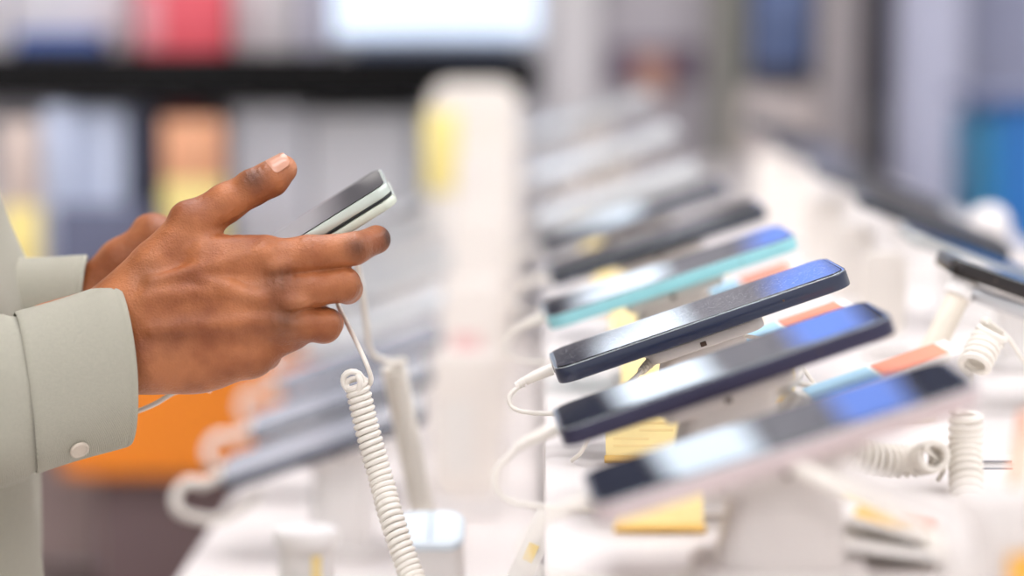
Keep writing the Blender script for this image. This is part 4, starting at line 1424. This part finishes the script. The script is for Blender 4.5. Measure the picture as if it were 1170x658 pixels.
# trousers, shoes, hair
gt = Grid((-.66, 1.04, .04), (-.2, 1.52, .98), .01)
ft = gt.new(9.0)
for s_ in (-1, 1):
    y = 1.28 + s_ * .085
    gt.cone(ft, (-.415, 1.28 + s_ * .068, .86), (-.41, y + s_ * .01, .50), .086, .072, .04)
    gt.cone(ft, (-.41, y + s_ * .01, .50), (-.43, y + s_ * .015, .10), .070, .056, .03)
gt.cone(ft, (-.415, 1.225, .88), (-.415, 1.335, .88), .086, .086, .03)
ft = smax(ft, .075 - gt.ax[2][None, None, :], .01)
ft = smax(ft, gt.ax[2][None, None, :] - .955, .01)
def grid_obj(name, g, f, m, parent):
    V_, Q_ = g.mesh(f)
    me_ = bpy.data.meshes.new(name)
    me_.from_pydata(V_.tolist(), [], Q_.tolist())
    me_.polygons.foreach_set('use_smooth', [True] * len(me_.polygons))
    me_.materials.append(m)
    o = bpy.data.objects.new(name, me_)
    COL.objects.link(o)
    o.parent = parent
    me_.transform(Matrix.Translation(-person.location))
    return o


grid_obj('trousers', gt, ft, cloth('charcoal cotton', (70, 70, 76)), person)
for s_ in (-1, 1):
    y = 1.28 + s_ * .10
    gq = Grid((-.52, y - .08, -.02), (-.2, y + .08, .16), .006)
    fq = gq.new(9.0)
    gq.cone(fq, (-.44, y, .06), (-.44, y, .11), .046, .044, .03)
    gq.cone(fq, (-.45, y, .045), (-.30, y + s_ * .01, .035), .045, .038, .03)
    fq = smax(fq, .001 - gq.ax[2][None, None, :], .006)
    grid_obj('shoe', gq, fq, mat('dark leather', (52, 44, 40), .4), person)
gh = Grid((HX - .13, HYc - .11, HZc - .12), (HX + .12, HYc + .11, HZc + .14), .006)
fh = gh.new(9.0)
gh.ell(fh, (HX - .008, HYc, HZc + .012), (.104, .083, .108), .01)
xh, zh = gh.ax[0][:, None, None], gh.ax[2][None, None, :]
fh = smax(fh, (xh - HX - .06) * .7 - (zh - HZc - .04) * .7, .01)
fh = smax(fh, (HZc - .06) - zh, .01)
grid_obj('hair', gh, fh, mat('black hair', (26, 22, 20), .7, bump=.6, bscale=500), person)

# ---- the held phone
hu, hv, hn = (Vector(to_world(q) - to_world(np.zeros(3))).normalized() for q in (HU, HV, HN))
hc = Vector(to_world(HC))
Mh = Matrix(((hu.x, hv.x, hn.x, hc.x), (hu.y, hv.y, hn.y, hc.y), (hu.z, hv.z, hn.z, hc.z), (0, 0, 0, 1)))
L_, W_, T_ = HL_ * S0, HW_ * S0, HT_ * S0
MINT = mat('pale mint phone frame', (206, 216, 206), .25, metal=.25, var=.03)
held = empty('smartphone', hc - hn * T_, 'pale mint smartphone held in both hands by the person in the sage shirt', 'phone')
obj('frame', slab_bm(Mh, L_, W_, .0085, -T_ * .46, 0, .0009), MINT, held)
obj('screen', slab_bm(Mh, L_ - .0026, W_ - .0026, .0075, .00005, .0005, .0002), GLASS, held)
obj('gap_seal', slab_bm(Mh, L_ - .0008, W_ - .0008, .0082, -T_ * .57, -T_ * .465, .0002), mat('black seal', (14, 22, 22), .4), held)
obj('back_shell', slab_bm(Mh, L_, W_, .0085, -T_, -T_ * .575, .0016), mat('pale mint shell', (208, 214, 198), .35, var=.03), held)
# its charging lead showing below the wrist
pe = Mh @ Vector((-L_ / 2 - .0012, 0, -T_ / 2))
lead('thin white lead hanging below the wrist from the held phone', [pe, pe - hu * .016 + Vector((0, 0, -.004)), P(128, 474, 1.285), P(152, 471, 1.262), P(176, 462, 1.26), P(200, 448, 1.27), P(224, 442, 1.29), P(240, 446, 1.3)], .0013)
